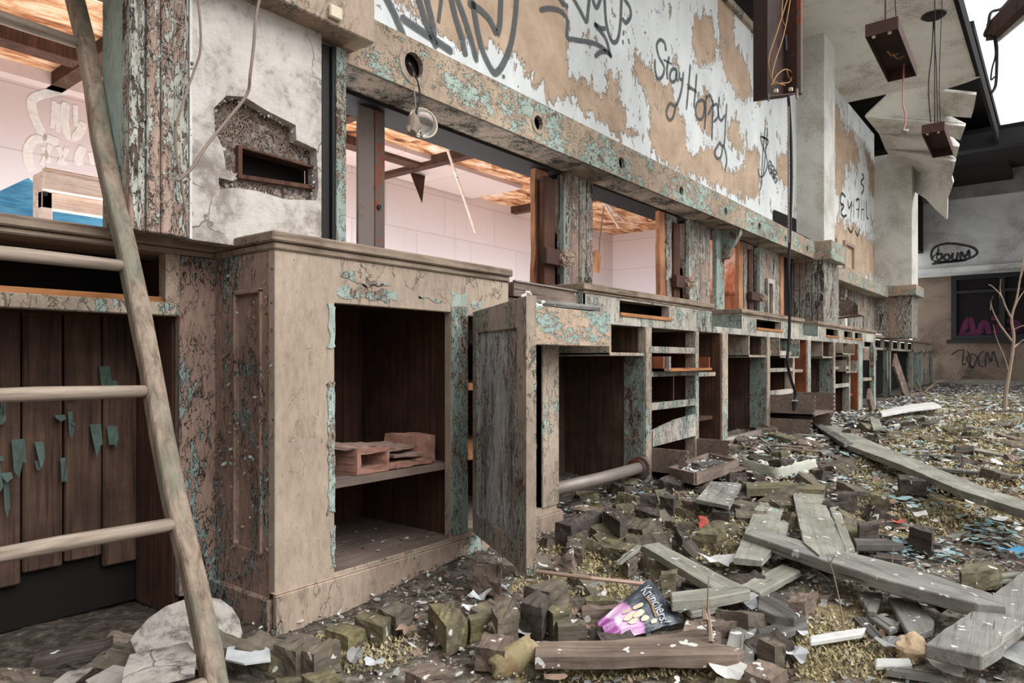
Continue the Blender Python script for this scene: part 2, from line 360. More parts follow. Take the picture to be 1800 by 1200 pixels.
# ------------------------------------------------------------------ mesh helpers
class MB:
    def __init__(s): s.v = []; s.f = []; s.mi = []
    def add(s, vs, fs, mi=0):
        o = len(s.v); s.v += [Vector(p) for p in vs]
        s.f += [tuple(i + o for i in f) for f in fs]; s.mi += [mi] * len(fs); return s
    def box(s, x0, x1, y0, y1, z0, z1, mi=0):
        v = [(x, y, z) for x in (x0, x1) for y in (y0, y1) for z in (z0, z1)]
        return s.add(v, [(0, 1, 3, 2), (4, 6, 7, 5), (0, 4, 5, 1), (2, 3, 7, 6), (0, 2, 6, 4), (1, 5, 7, 3)], mi)
    def bar(s, a, b, w, h, up=(0, 0, 1), mi=0):
        a, b = Vector(a), Vector(b); d = (b - a).normalized(); u = Vector(up)
        sd = d.cross(u).normalized() if d.cross(u).length > 1e-4 else Vector((1, 0, 0)); u = sd.cross(d).normalized()
        v = []
        for p in (a, b):
            for i, j in ((-1, -1), (1, -1), (1, 1), (-1, 1)): v.append(p + sd * (i * w / 2) + u * (j * h / 2))
        return s.add(v, [(0, 3, 2, 1), (4, 5, 6, 7), (0, 1, 5, 4), (1, 2, 6, 5), (2, 3, 7, 6), (3, 0, 4, 7)], mi)
    def tube(s, pts, r, n=8, mi=0, cap=True):
        pts = [Vector(p) for p in pts]; rs = r if hasattr(r, '__len__') else [r] * len(pts)
        rings = []; v = []; ref = None
        for i, p in enumerate(pts):
            d = (pts[min(i + 1, len(pts) - 1)] - pts[max(i - 1, 0)]).normalized()
            if ref is None: ref = Vector((0, 0, 1)) if abs(d.z) < .9 else Vector((1, 0, 0))
            a = d.cross(ref).normalized(); b = a.cross(d).normalized(); ref = b
            for k in range(n): v.append(p + (a * cos(2 * pi * k / n) + b * sin(2 * pi * k / n)) * rs[i])
        f = []
        for i in range(len(pts) - 1):
            for k in range(n):
                f.append((i * n + k, i * n + (k + 1) % n, (i + 1) * n + (k + 1) % n, (i + 1) * n + k))
        if cap: f.append(tuple(range(n - 1, -1, -1))); f.append(tuple((len(pts) - 1) * n + k for k in range(n)))
        return s.add(v, f, mi)
    def plate(s, outer, holes, to3, th, mi=0):
        """flat plate with holes; to3(u, v, d) -> 3D, d runs from 0 (front) to th (back)"""
        loops = [outer] + list(holes)
        tri = tessellate_polygon([[Vector((a, b, 0)) for a, b in l] for l in loops])
        flat = [p for l in loops for p in l]; n = len(flat)
        s.add([to3(a, b, 0) for a, b in flat] + [to3(a, b, th) for a, b in flat],
              [tuple(t) for t in tri] + [tuple(i + n for i in t[::-1]) for t in tri], mi)
        o = len(s.v) - 2 * n; k = 0
        for l in loops:
            m = len(l)
            for i in range(m):
                a, b = k + i, k + (i + 1) % m
                s.f.append((o + a, o + b, o + n + b, o + n + a)); s.mi.append(mi)
            k += m
        return s
    def slab(s, top, th, mi=0):
        """solid under a polygon of 3D points, th thick downwards along its own normal"""
        top = [Vector(p) for p in top]; n = len(top)
        nn = Vector((0, 0, 0))
        for i in range(n): nn += top[i].cross(top[(i + 1) % n])
        nn.normalize()
        if nn.z < 0: nn = -nn
        d = -nn * th
        tri = tessellate_polygon([project(top)])
        return s.add(top + [p + d for p in top], [tuple(t) for t in tri] + [tuple(i + n for i in t[::-1]) for t in tri] +
                     [(i, (i + 1) % n, n + (i + 1) % n, n + i) for i in range(n)], mi)
def project(pts):
    n = Vector((0, 0, 0)); m = len(pts)
    for i in range(m): n += pts[i].cross(pts[(i + 1) % m])
    n.normalize(); a = n.orthogonal().normalized(); b = n.cross(a)
    return [Vector((p.dot(a), p.dot(b), 0)) for p in pts]

def tag(o, label=None, cat=None, group=None, kind=None):
    if label: o['label'] = label
    if cat: o['category'] = cat
    if group: o['group'] = group
    if kind: o['kind'] = kind
    return o
def thing(name, label, cat, loc, group=None):
    o = bpy.data.objects.new(name, None); COL.objects.link(o); o.location = loc; o.empty_display_size = .05
    return tag(o, label, cat, group)
def build(name, mb, mats, parent=None, frame=None, bevel=0.0, smooth=False, label=None):
    """link mb (world coordinates) as ONE object; frame = (origin, x axis) gives the local axes"""
    me = bpy.data.meshes.new(name)
    if parent is not None:
        base = Matrix.Translation(parent.location) if parent.parent is None else Matrix.Translation(parent.parent.location) @ Matrix.Translation(parent.location)
        mw = base
    else:
        xs = [p.x for p in mb.v]; ys = [p.y for p in mb.v]; zs = [p.z for p in mb.v]
        c = Vector(((min(xs) + max(xs)) / 2, (min(ys) + max(ys)) / 2, min(zs)))
        if frame is not None:
            ax = Vector(frame).normalized(); up = Vector((0, 0, 1)) if abs(ax.z) < .95 else Vector((0, 1, 0))
            ay = up.cross(ax).normalized(); az = ax.cross(ay)
            mw = Matrix((ax, ay, az)).transposed().to_4x4(); mw.translation = c
        else: mw = Matrix.Translation(c)
    inv = mw.inverted()
    me.from_pydata([inv @ p for p in mb.v], [], mb.f)
    ml = mats if isinstance(mats, (list, tuple)) else [mats]
    for m in ml: me.materials.append(MAT[m] if isinstance(m, str) else m)
    for p, i in zip(me.polygons, mb.mi): p.material_index = i; p.use_smooth = smooth
    bm = bmesh.new(); bm.from_mesh(me); bmesh.ops.recalc_face_normals(bm, faces=bm.faces); bm.to_mesh(me); bm.free()
    me.update()
    o = bpy.data.objects.new(name, me); COL.objects.link(o)
    if parent is not None: o.parent = parent
    else: o.matrix_world = mw
    if bevel:
        b = o.modifiers.new('bevel', 'BEVEL'); b.width = bevel; b.segments = 1; b.limit_method = 'ANGLE'
    if label: o['label'] = label
    return o
def roughen(o, amp, cuts=3, sc=30):
    """wear a clean solid down: fine cuts, then every vertex moved by noise"""
    me = o.data; bm = bmesh.new(); bm.from_mesh(me)
    bmesh.ops.subdivide_edges(bm, edges=bm.edges[:], cuts=cuts, use_grid_fill=True)
    bm.normal_update(); ph = random.uniform(0, 50)
    for v in bm.verts:
        q = v.co * sc + Vector((ph, ph, ph))
        edge = 1.0 + 1.2 * (v.calc_edge_angle_max() if False else 0)
        v.co += v.normal * amp * (noise.noise(q) * 1.2 + .7 * noise.noise(q * 2.7) - .25) * edge
    bm.to_mesh(me); bm.free()
def struct(name, mb, mats, label=None, parent=None, bevel=0.0, smooth=False):
    o = build(name, mb, mats, parent, bevel=bevel, smooth=smooth)
    if parent is None: o['kind'] = 'structure'
    if label and parent is None: o['label'] = label
    return o
def smooth_line(pts, k=5):
    pts = [Vector(p) for p in pts]
    if len(pts) < 3: return pts
    out = []
    P = [pts[0]] + pts + [pts[-1]]
    for i in range(1, len(P) - 2):
        p0, p1, p2, p3 = P[i - 1], P[i], P[i + 1], P[i + 2]
        for j in range(k):
            t = j / k
            out.append(.5 * ((2 * p1) + (p2 - p0) * t + (2 * p0 - 5 * p1 + 4 * p2 - p3) * t * t + (3 * p1 - p0 - 3 * p2 + p3) * t ** 3))
    out.append(pts[-1]); return out
def strokes(lines, proj, nrm, width, off=.004):
    """painted strokes lying on a wall: flat ribbons"""
    mb = MB(); nrm = Vector(nrm)
    for ln in lines:
        w = width
        if isinstance(ln, tuple) and isinstance(ln[0], (int, float)) and isinstance(ln[1], list): w, ln = ln
        P = smooth_line([proj(x, y) + nrm * off for x, y in ln])
        vs = []
        for i, p in enumerate(P):
            d = (P[min(i + 1, len(P) - 1)] - P[max(i - 1, 0)])
            if d.length < 1e-6: d = Vector((0, 0, 1))
            sd = d.normalized().cross(nrm).normalized()
            ww = w / 2 * (.55 if i in (0, len(P) - 1) else 1)
            vs += [p + sd * ww, p - sd * ww]
        mb.add(vs, [(2 * i, 2 * i + 1, 2 * i + 3, 2 * i + 2) for i in range(len(P) - 1)])
    return mb
def inpoly(x, y, poly):
    c = False; n = len(poly); j = n - 1
    for i in range(n):
        xi, yi = poly[i]; xj, yj = poly[j]
        if (yi > y) != (yj > y) and x < (xj - xi) * (y - yi) / (yj - yi) + xi: c = not c
        j = i
    return c
def scatter_flakes(n, pick, size, curl=.3):
    """many small curled flakes; pick() -> (point, normal, material index)"""
    mb = MB()
    for _ in range(n):
        r = pick(); p, nr, mi = r[:3]; ks = r[3] if len(r) > 3 else 1.0; nr = Vector(nr).normalized()
        a = nr.orthogonal().normalized(); b = nr.cross(a)
        r = random.uniform(0, 2 * pi); a, b = a * cos(r) + b * sin(r), b * cos(r) - a * sin(r)
        s = random.uniform(*size) * ks; w = s * random.uniform(.4, .9)
        lift = nr * s * random.uniform(0, curl) * 2
        q = [(cos(t) * random.uniform(.6, 1.1), sin(t) * random.uniform(.6, 1.1)) for t in (.3, 1.5, 2.6, 3.9, 5.2)]
        vs = [p + a * (s * x) + b * (w * y) + lift * (.5 + .5 * x) * (x > 0) for x, y in q]
        mb.add(vs, [(0, 1, 2), (0, 2, 3), (0, 3, 4)], mi)
    return mb

# ================================================================== SETTING
# ---- ground
xs = []; x = -2.6
while x < 18.2:
    xs.append(x); x += .12 if x < .6 else .022 if x < 3.4 else .045 if x < 7 else .16
ys = []; y = -6.0
while y < 2.25:
    ys.append(y); y += .5 if y < -.5 else .12 if y < 0 else .028
MOSSPX = [[(1400, 1030), (1560, 1060), (1560, 1200), (1400, 1200)], [(940, 1160), (1290, 1160), (1290, 1200), (900, 1200)], [(900, 960), (1110, 960), (1110, 1050), (900, 1050)],
          [(1500, 800), (1800, 700), (1800, 960), (1500, 960)], [(1030, 880), (1330, 860), (1300, 1000), (1060, 960)], [(1620, 690), (1800, 690), (1800, 740), (1640, 740)]]
MOSSG = [[(onG(a, b).x, onG(a, b).y) for a, b in pl] for pl in MOSSPX]
def mossval(X, Y):
    v = .12
    for pl in MOSSG:
        if inpoly(X, Y, pl): v = .62
    return v
me = bpy.data.meshes.new('floor')
verts = []; attrs = {'moss': [], 'flake': [], 'dark': []}
for X in xs:
    for Y in ys:
        z = gz(X, Y) + .010 * noise.noise((X * 16, Y * 16, 1)) + .006 * noise.noise((X * 40, Y * 40, 2))
        verts.append((X, Y, z))
        attrs['moss'].append(mossval(X, Y))
        attrs['flake'].append(sst(1.6, 3.5, X) - .25)
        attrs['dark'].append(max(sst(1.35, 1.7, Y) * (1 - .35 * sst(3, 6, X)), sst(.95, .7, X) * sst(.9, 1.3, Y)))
ny = len(ys)
fcs = [(i * ny + j, (i + 1) * ny + j, (i + 1) * ny + j + 1, i * ny + j + 1) for i in range(len(xs) - 1) for j in range(ny - 1)]
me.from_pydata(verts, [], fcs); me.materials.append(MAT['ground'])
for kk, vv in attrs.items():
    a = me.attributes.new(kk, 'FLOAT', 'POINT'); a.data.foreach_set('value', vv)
for p in me.polygons: p.use_smooth = True
fl = bpy.data.objects.new('floor', me); COL.objects.link(fl); tag(fl, 'mossy rubble strewn hall floor', kind='structure')

# ---- main wall above the beam (a grid that carries where its paint has peeled)
TANPX = [
 [(707, -40), (905, -40), (905, 95), (877, 97), (840, 67), (813, 57), (760, 60), (723, 27)],
 [(900, -40), (975, -40), (995, 50), (992, 130), (1000, 165), (960, 168), (925, 110), (895, 95)],
 [(985, 130), (1035, 150), (1070, 185), (1070, 215), (1030, 195), (1000, 165)],
 [(1065, 180), (1100, 215), (1130, 225), (1125, 240), (1075, 232)], [(1065, 130), (1095, 120), (1090, 160), (1070, 190)],
 [(1105, 100), (1130, 105), (1150, 145), (1145, 165), (1120, 140)],
 [(1140, 145), (1175, 155), (1190, 190), (1205, 230), (1200, 262), (1225, 285), (1215, 300), (1150, 270), (1140, 225), (1150, 190)],
 [(1218, 40), (1238, 25), (1258, 60), (1255, 110), (1228, 115), (1215, 75)],
 [(1262, -30), (1290, 15), (1290, 80), (1310, 110), (1320, 160), (1310, 180), (1285, 150), (1268, 110), (1265, 60)],
 [(1230, 160), (1252, 165), (1250, 232), (1225, 225)], [(1280, 215), (1302, 212), (1300, 240), (1308, 270), (1295, 265), (1280, 245)],
 [(1200, 290), (1225, 280), (1240, 255), (1270, 290), (1290, 310), (1300, 345), (1260, 325)], [(1312, 270), (1335, 262), (1335, 345), (1312, 335)],
 [(1365, 272), (1388, 280), (1385, 325), (1368, 315)], [(1332, 100), (1341, 130), (1337, 195), (1328, 160)], [(1285, 305), (1310, 300), (1325, 350), (1300, 345)],
 [(1120, 290), (1200, 310), (1215, 335), (1100, 285)],
 [(1466, 180), (1478, 190), (1480, 240), (1500, 230), (1500, 262), (1484, 290), (1480, 350), (1466, 330)], [(1520, 260), (1545, 320), (1560, 420), (1530, 330)],
 [(1466, 390), (1500, 400), (1560, 450), (1560, 500), (1466, 460)], [(1498, 255), (1512, 262), (1508, 300), (1498, 290)]]
YW = 2.0
TANW = [[(onY(a, b, YW).x, onY(a, b, YW).z) for a, b in pl] for pl in TANPX]
def wallgrid(name, x0, x1, zlo, zhi, step):
    nx = int((x1 - x0) / step) + 1; nz = int((zhi - zlo) / step) + 1
    g = [[0.0] * nz for _ in range(nx)]
    for i in range(nx):
        for j in range(nz):
            X = x0 + (x1 - x0) * i / (nx - 1); Z = zlo + (zhi - zlo) * j / (nz - 1)
            g[i][j] = 1.0 if any(inpoly(X, Z, pl) for pl in TANW) else 0.0
    for _ in range(4):
        h = [r[:] for r in g]
        for i in range(nx):
            for j in range(nz):
                s = n = 0
                for a in (-1, 0, 1):
                    for b in (-1, 0, 1):
                        if 0 <= i + a < nx and 0 <= j + b < nz: s += g[i + a][j + b]; n += 1
                h[i][j] = s / n
        g = h
    me = bpy.data.meshes.new(name)
    vs = [(x0 + (x1 - x0) * i / (nx - 1), YW, zlo + (zhi - zlo) * j / (nz - 1)) for i in range(nx) for j in range(nz)]
    fs = [(i * nz + j, (i + 1) * nz + j, (i + 1) * nz + j + 1, i * nz + j + 1) for i in range(nx - 1) for j in range(nz - 1)]
    k = len(vs)   # give the wall its thickness
    vs += [(x0, YW + .16, zlo), (x1, YW + .16, zlo), (x1, YW + .16, zhi), (x0, YW + .16, zhi)]
    c = [0, (nx - 1) * nz, nx * nz - 1, nz - 1]
    fs += [(k, k + 3, k + 2, k + 1), (c[0], k, k + 1, c[1]), (c[3], c[2], k + 2, k + 3), (c[0], c[3], k + 3, k), (c[1], k + 1, k + 2, c[2])]
    me.from_pydata(vs, [], fs); me.materials.append(MAT['wall'])
    a = me.attributes.new('peel', 'FLOAT', 'POINT')
    a.data.foreach_set('value', [.33 + .46 * g[i][j] for i in range(nx) for j in range(nz)] + [.2] * 4)
    o = bpy.data.objects.new(name, me); COL.objects.link(o); o['kind'] = 'structure'; return o
wl = wallgrid('wall_left', 1.3, 6.95, 1.70, 3.45, .028); wl['label'] = 'white wall with peeling paint and graffiti above the beam'
wl2 = wallgrid('wall_left_far', 7.05, 10.5, 1.02, 3.8, .05); wl2['label'] = 'far white wall stretch beyond the pier'

# graffiti on the main wall (parts of it)
pw = lambda x, y: onY(x, y, YW)
NW = (0, -1, 0)
big = [[(672, -14), (690, 20), (705, 55), (712, 75)], [(703, 30), (740, 55), (770, 75), (795, 92)], [(733, -10), (745, 30), (757, 62), (768, 85)],
       [(748, -6), (758, 35), (763, 65)], [(790, -12), (800, 30), (812, 70), (818, 100)], [(800, -10), (820, 45), (838, 110)],
       [(822, 5), (840, 15), (860, 35), (873, 62)], [(880, -10), (878, 40), (873, 62)],
       [(830, 0), (838, 50), (848, 90), (862, 120), (872, 128), (885, 110), (898, 75), (905, 30), (908, -10)], [(776, -8), (770, 40)], [(884, 131), (885, 138)]]
build('graffiti', strokes(big, pw, NW, .034), 'spray', wl, label='broad grey spray letters cut by the frame top')
tagl = [[(948, 18), (965, 15), (985, 20), (996, 35), (997, 65), (1010, 70), (1040, 75), (1060, 85), (1075, 100)], [(1045, 100), (1055, 92), (1068, 92), (1075, 101)],
        [(980, -8), (988, 5), (998, 12)], [(1004, -8), (1020, 20), (1030, 38), (1033, 20), (1036, -8)], [(1040, -6), (1048, 14), (1057, -8)],
        [(1062, -8), (1065, 40), (1075, 72), (1085, 70), (1090, 40), (1092, -8)], [(1044, 42), (1055, 55), (1065, 70), (1072, 95)], [(1044, 42), (1056, 50), (1064, 50)],
        [(1096, -2), (1106, 12), (1108, 28), (1100, 40), (1093, 32)], [(1096, 54), (1095, 62)], [(1094, 70), (1095, 78)], [(1104, 68), (1106, 77)]]
build('graffiti', strokes(tagl, pw, NW, .026), 'spray', wl, label='dark spray tag with an arrow tail')
stay = [[(1170, 90), (1168, 76), (1160, 70), (1154, 80), (1158, 100), (1167, 118), (1164, 134), (1156, 138), (1151, 122), (1151, 104)],
        [(1176, 99), (1172, 120), (1173, 140)], [(1166, 105), (1181, 113)],
        [(1189, 122), (1181, 122), (1177, 134), (1181, 144), (1187, 140), (1189, 124), (1189, 138), (1192, 142)],
        [(1194, 126), (1194, 138), (1199, 140)], [(1201, 126), (1197, 160), (1188, 185), (1177, 182), (1171, 198), (1176, 211), (1183, 205), (1188, 184)],
        [(1213, 113), (1210, 150), (1206, 193)], [(1224, 130), (1222, 160), (1219, 190)], [(1208, 154), (1216, 156), (1224, 162)],
        [(1237, 176), (1227, 178), (1222, 192), (1226, 208), (1234, 208), (1238, 192), (1237, 176), (1240, 208)],
        [(1241, 166), (1240, 200), (1238, 228)], [(1241, 172), (1248, 168), (1252, 184), (1244, 202)],
        [(1253, 176), (1252, 210), (1251, 247)], [(1253, 186), (1260, 184), (1262, 204), (1254, 214)],
        [(1264, 170), (1262, 198), (1267, 212), (1274, 202)], [(1277, 182), (1275, 215), (1272, 255), (1264, 252), (1256, 268), (1260, 278), (1267, 275), (1271, 256), (1277, 280), (1274, 300)]]
build('graffiti', strokes(stay, pw, NW, .022), 'spray', wl, label='grey handwriting reading Stay Happy')
dol = [[(1345, 222), (1341, 262), (1337, 334)], [(1349, 224), (1346, 262), (1341, 310)], [(1350, 247), (1337, 240), (1340, 256), (1347, 276), (1348, 292), (1342, 308), (1335, 310), (1332, 296)], [(1337, 240), (1350, 247), (1344, 262)]]
for k2, (ax, ay) in enumerate(((1352, 282), (1357, 290), (1361, 298))):
    dol += [[(ax, ay), (ax - 2, ay + 12), (ax + 2, ay + 24)], [(ax, ay), (ax + 4, ay + 6), (ax - 1, ay + 12), (ax + 5, ay + 18), (ax + 1, ay + 24)]]
build('graffiti', strokes(dol, pw, NW, .018), 'spray', wl, label='grey dollar sign with small scribbled letters')
eyo = [[(1486, 346), (1479, 340), (1477, 356), (1483, 362), (1478, 372), (1482, 380), (1488, 378)], [(1490, 352), (1492, 366), (1497, 354)], [(1497, 354), (1494, 392)],
       [(1501, 350), (1500, 384)], [(1504, 352), (1510, 352), (1508, 384)], [(1505, 368), (1510, 368)], [(1514, 350), (1514, 388)], [(1518, 352), (1518, 388)], [(1514, 368), (1518, 368)], [(1522, 352), (1523, 380), (1526, 384)], [(1515, 305), (1518, 312), (1513, 320), (1518, 330), (1514, 342)],
       [(1490, 400), (1496, 408), (1500, 398)], [(1503, 405), (1507, 414), (1511, 402)]]
build('graffiti', strokes(eyo, pw, NW, .03), 'spraydk', wl2, label='thin black handwriting')
build('graffiti', strokes([[(1528, 372), (1534, 396), (1536, 410)], [(1540, 392), (1541, 420)], [(1530, 396), (1538, 384)]], pw, NW, .03), 'sprayred', wl2, label='faint red strokes')

# dark gap above the wall, and the ceiling it reaches
struct('trim_1', MB().box(-2.6, 6.9, 2.02, 2.16, 3.45, 3.8), 'dark')  # dark box, painted shade of the gap
struct('trim_2', MB().box(1.3, 6.95, 1.965, 2.0, 3.42, 3.47), 'soffit')
# upper slot near the pier, its shade painted as a flat dark sheet
sl = [onY(1360, 368, 1.99), onY(1400, 385, 1.99), onY(1400, 412, 1.99), onY(1360, 393, 1.99)]
struct('trim_3', MB().add([p for p in sl], [(0, 1, 2, 3)]), 'dark')

# ---- ceiling strip with its torn far end
cm_ = MB()
cm_.box(-2.6, 9.0, .72, 2.16, 3.8, 3.88)
RAG = [(1520, 205, 9.0), (1612, 120, 9.0), (1722, 136, 9.0), (1700, 145, 9.1), (1652, 160, 9.3), (1716, 167, 9.1), (1712, 190, 9.3), (1707, 207, 9.4), (1660, 204, 9.7), (1697, 222, 9.6), (1688, 247, 9.8), (1666, 238, 10), (1686, 258, 9.9), (1681, 277, 10),
       (1666, 270, 10.2), (1680, 284, 10), (1673, 312, 10.1), (1676, 322, 10.1), (1666, 350, 10.2), (1665, 386, 10.2), (1648, 372, 10.4), (1628, 350, 10.5), (1606, 336, 10.8), (1590, 312, 11), (1570, 285, 10.6), (1556, 262, 10.2), (1545, 235, 9.8)]
tri = tessellate_polygon([[Vector((a, b, 0)) for a, b, c in RAG]])
cm_.add([onX(a, b, c) for a, b, c in RAG] + [onX(a, b, c) + Vector((.06, 0, .05)) for a, b, c in RAG], [tuple(t) for t in tri] + [tuple(i + len(RAG) for i in t) for t in tri] + [(i, (i + 1) % len(RAG), len(RAG) + (i + 1) % len(RAG), len(RAG) + i) for i in range(len(RAG))])
struct('ceiling', cm_, 'ceil', 'stained white ceiling strip with a torn hanging end')
struct('ceiling_edge', MB().box(-2.6, 12, .685, .72, 3.785, 3.96), 'dark')
# roof over the far end, shade of its underside put into the colour
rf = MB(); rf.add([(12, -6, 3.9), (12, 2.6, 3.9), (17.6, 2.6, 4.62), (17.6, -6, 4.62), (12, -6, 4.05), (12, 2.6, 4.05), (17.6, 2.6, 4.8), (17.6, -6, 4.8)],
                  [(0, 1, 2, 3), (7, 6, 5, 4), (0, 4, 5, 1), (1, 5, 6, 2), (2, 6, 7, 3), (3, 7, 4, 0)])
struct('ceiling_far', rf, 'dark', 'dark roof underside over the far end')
struct('ceiling_void_shade', MB().box(9.0, 17.6, .74, 2.6, 4.3, 4.4), 'dark')  # dark slab, shade of the void put into its colour
struct('void_shade_strip', MB().box(9.2, 17.5, 2.3, 2.4, 3.0, 4.4), 'dark')  # dark strip painting the shade between wall and torn ceiling
struct('trim_4', MB().box(11.9, 12.1, -6, 2.4, 3.74, 3.96), 'black')

# ---- pier 1 between the two stretches of wall
pr = MB().box(6.95, 7.35, 1.75, 2.16, 1.83, 3.8)
struct('trim_5', pr, 'pier', 'white rendered pier rising to the ceiling')
struct('trim_6', MB().box(6.90, 7.42, 1.67, 2.05, 1.66, 1.84), 'beam', 'boxed beam head around the pier', bevel=.006)
pb = MB().box(6.95, 7.5, 1.75, 2.1, 1.02, 1.66)
for i in range(6): pb.box(6.935, 6.95, 1.75 + .055 * i, 1.75 + .055 * i + .048, 1.02, 1.66)
struct('trim_7', pb, 'pilaster', 'board clad pier base')
# pier 2
struct('trim_8', MB().box(10.5, 11.0, 1.55, 2.3, 1.72, 3.5), 'pier')
struct('trim_9', MB().box(10.45, 11.1, 1.49, 2.1, 1.58, 1.72), 'beam', bevel=.006)
struct('trim_10', MB().box(10.5, 11.0, 1.55, 2.1, 1.02, 1.58), 'pilaster')
# beam of the far stretch and its recessed panels
struct('trim_11', MB().box(7.42, 10.45, 1.82, 2.0, 1.56, 1.70), 'beam', bevel=.006)
for i, Xp in enumerate((7.9, 8.75)):
    f = MB().plate([(Xp, 1.78), (Xp + .5, 1.78), (Xp + .5, 2.12), (Xp, 2.12)], [[(Xp + .05, 1.82), (Xp + .45, 1.82), (Xp + .45, 2.08), (Xp + .05, 2.08)]], lambda a, b, d: (a, 1.97 + d, b), .04)
    struct('trim_%d' % (12 + i), f, 'tan')
# boards filling the far stretch below its beam
fb = MB()
for i in range(22):
    if i in (3, 4, 10): continue
    fb.box(7.5 + i * .135, 7.5 + i * .135 + .12, 1.98 + random.uniform(0, .02), 2.03, 1.02, 1.57)
struct('trim_14', fb, 'pilaster')

# ---- the long beam with its round holes
HOLES = [(1.732, 1.771, .045), (2.488, 1.768, .032), (3.236, 1.758, .030), (3.972, 1.752, .028), (4.689, 1.748, .028), (5.371, 1.747, .028), (6.018, 1.741, .028), (6.654, 1.739, .028)]
def circ(cx, cz, r, n=20): return [(cx + r * cos(2 * pi * i / n), cz + r * sin(2 * pi * i / n)) for i in range(n)]
B0, B1 = 1.30, 6.90
bmz = MB().plate([(B0, 1.684), (B1, 1.672), (B1, 1.83), (4.1, 1.855), (B0, 1.868)], [circ(*h) for h in HOLES], lambda a, b, d: (a, 1.82 + d, b), .018)
bmz.add([(B0, 1.82, 1.868), (4.1, 1.82, 1.855), (B1, 1.82, 1.83), (B1, 2.0, 1.90), (4.1, 2.0, 1.93), (B0, 2.0, 1.94)], [(0, 1, 4, 5), (1, 2, 3, 4)])
bmz.add([(B0, 1.99, 1.684), (B1, 1.99, 1.672), (B1, 1.99, 1.9), (B0, 1.99, 1.93)], [(0, 1, 2, 3)])
be = struct('trim_15', bmz, 'beam', 'long boxed beam with a row of round lamp holes')
struct('trim_28', MB().add([(B0, 1.825, 1.684), (B1, 1.825, 1.672), (B1, 2.0, 1.672), (B0, 2.0, 1.684)], [(0, 1, 2, 3)]), 'soffit')
struct('trim_29', MB().box(1.45, B1, 2.0, 2.17, 1.668, 1.70), 'black', 'dark strip behind the beam soffit')
struct('trim_30', MB().box(B0 + .05, B1 - .05, 1.852, 1.862, 1.69, 1.86), 'dark')  # dark strip inside the beam, painted shade behind its round holes
for h in HOLES[:2]:
    rg = MB().plate(circ(h[0], h[1], h[2] * 1.55), [circ(h[0], h[1], h[2])], lambda a, b, d: (a, 1.817 + d, b), .003)
    build('lamp_hole_rim', rg, 'tan_clean', be)
# header box over the plaster pier with its switch box
struct('trim_16', MB().box(.2, 1.452, 1.70, 1.99, 1.715, 2.6), 'tan', 'boxed header over the plaster pier', bevel=.004)
sw = [onY(580, 2, 1.69), onY(601, 11, 1.69), onY(601, 38, 1.69), onY(580, 27, 1.69)]
o = build('switch_box', MB().box(sw[0].x, sw[1].x, 1.685, 1.70, sw[2].z, sw[0].z - .006), 'cream', bevel=.003)
tag(o, 'small cream switch plate on the header box above the plaster pier', 'switch')

# ---- plaster pier with the torn hole
HOLE = [(376, 190), (398, 168), (430, 170), (470, 195), (520, 220), (521, 246), (556, 262), (560, 330), (556, 352), (500, 350), (450, 335), (412, 330), (386, 332), (384, 312), (410, 318), (416, 306), (398, 300), (392, 260), (378, 232)]
hw = [(onY(a, b, 1.78).x, onY(a, b, 1.78).z) for a, b in HOLE]
pp = MB().plate([(.897, 1.03), (1.308, 1.03), (1.308, 1.80), (.897, 1.80)], [hw], lambda a, b, d: (a, 1.78 + d, b), .05)
pl_ = struct('wall_plaster_pier', pp, 'plaster', 'cracked plaster pier with a hole torn to the lath')
cav = [onY(421, 262, 1.815), onY(548, 297, 1.815), onY(548, 327, 1.815), onY(421, 308, 1.815)]
lm = MB().plate([(.9, 1.1), (1.307, 1.1), (1.307, 1.75), (.9, 1.75)], [[(p.x, p.z) for p in cav]], lambda a, b, d: (a, 1.815 + d, b), .01)
build('wire_lath', lm, 'mesh', pl_, label='rusty expanded metal lath in the torn hole')
build('cavity', MB().box(.9, 1.31, 1.87, 1.9, 1.05, 1.8), 'dark', pl_)
build('cavity_frame', MB().plate([(cav[0].x - .012, cav[0].z + .006), (cav[1].x + .008, cav[1].z + .006), (cav[2].x + .008, cav[2].z - .012), (cav[3].x - .012, cav[3].z - .012)], [[(p.x, p.z) for p in cav]], lambda a, b, d: (a, 1.80 + d, b), .05), 'inner', pl_)
# crumbled plaster rim
def pk():
    i = random.randrange(len(hw)); j = (i + 1) % len(hw); t = random.random()
    return Vector((hw[i][0] * (1 - t) + hw[j][0] * t + random.uniform(-.012, .012), 1.787 + random.uniform(0, .02), hw[i][1] * (1 - t) + hw[j][1] * t + random.uniform(-.012, .012))), (random.uniform(-1, 1), -1, random.uniform(-1, 1)), 0
o = build('crumbled_plaster', scatter_flakes(420, pk, (.002, .007), .8), 'plaster', pl_); o['kind'] = 'stuff'
# peeling reeded pilaster and its side board
ps = MB()
for i, (a, b, d) in enumerate(((227, 242, .0), (243, 258, .012), (259, 282, .004), (283, 305, .0), (306, 334, .01))):
    ps.box(onY(a, 200, 1.76).x, onY(b, 200, 1.76).x, 1.755 + d, 1.80, 1.03, 1.95)
struct('trim_17', ps, 'pilaster', 'reeded wooden pilaster with flaking pink paint', bevel=.003)
struct('trim_18', MB().box(.742, .762, 1.80, 1.92, 1.03, 1.95).box(.762, 1.3, 1.80, 1.9, 1.78, 1.95), 'mint', 'narrow green side board of the pilaster')
struct('trim_19', MB().box(.893, .900, 1.772, 1.782, 1.03, 1.80), 'white')
o = build('paint_flakes', scatter_flakes(170, lambda: (Vector((random.uniform(.75, .89), 1.752, random.uniform(1.05, 1.8))), (random.uniform(-.6, .6), -1, random.uniform(-.6, .6)), random.choice((0, 0, 1))), (.003, .008), .5), ['pilaster', 'mint'], bpy.data.objects['trim_17']); o['kind'] = 'stuff'
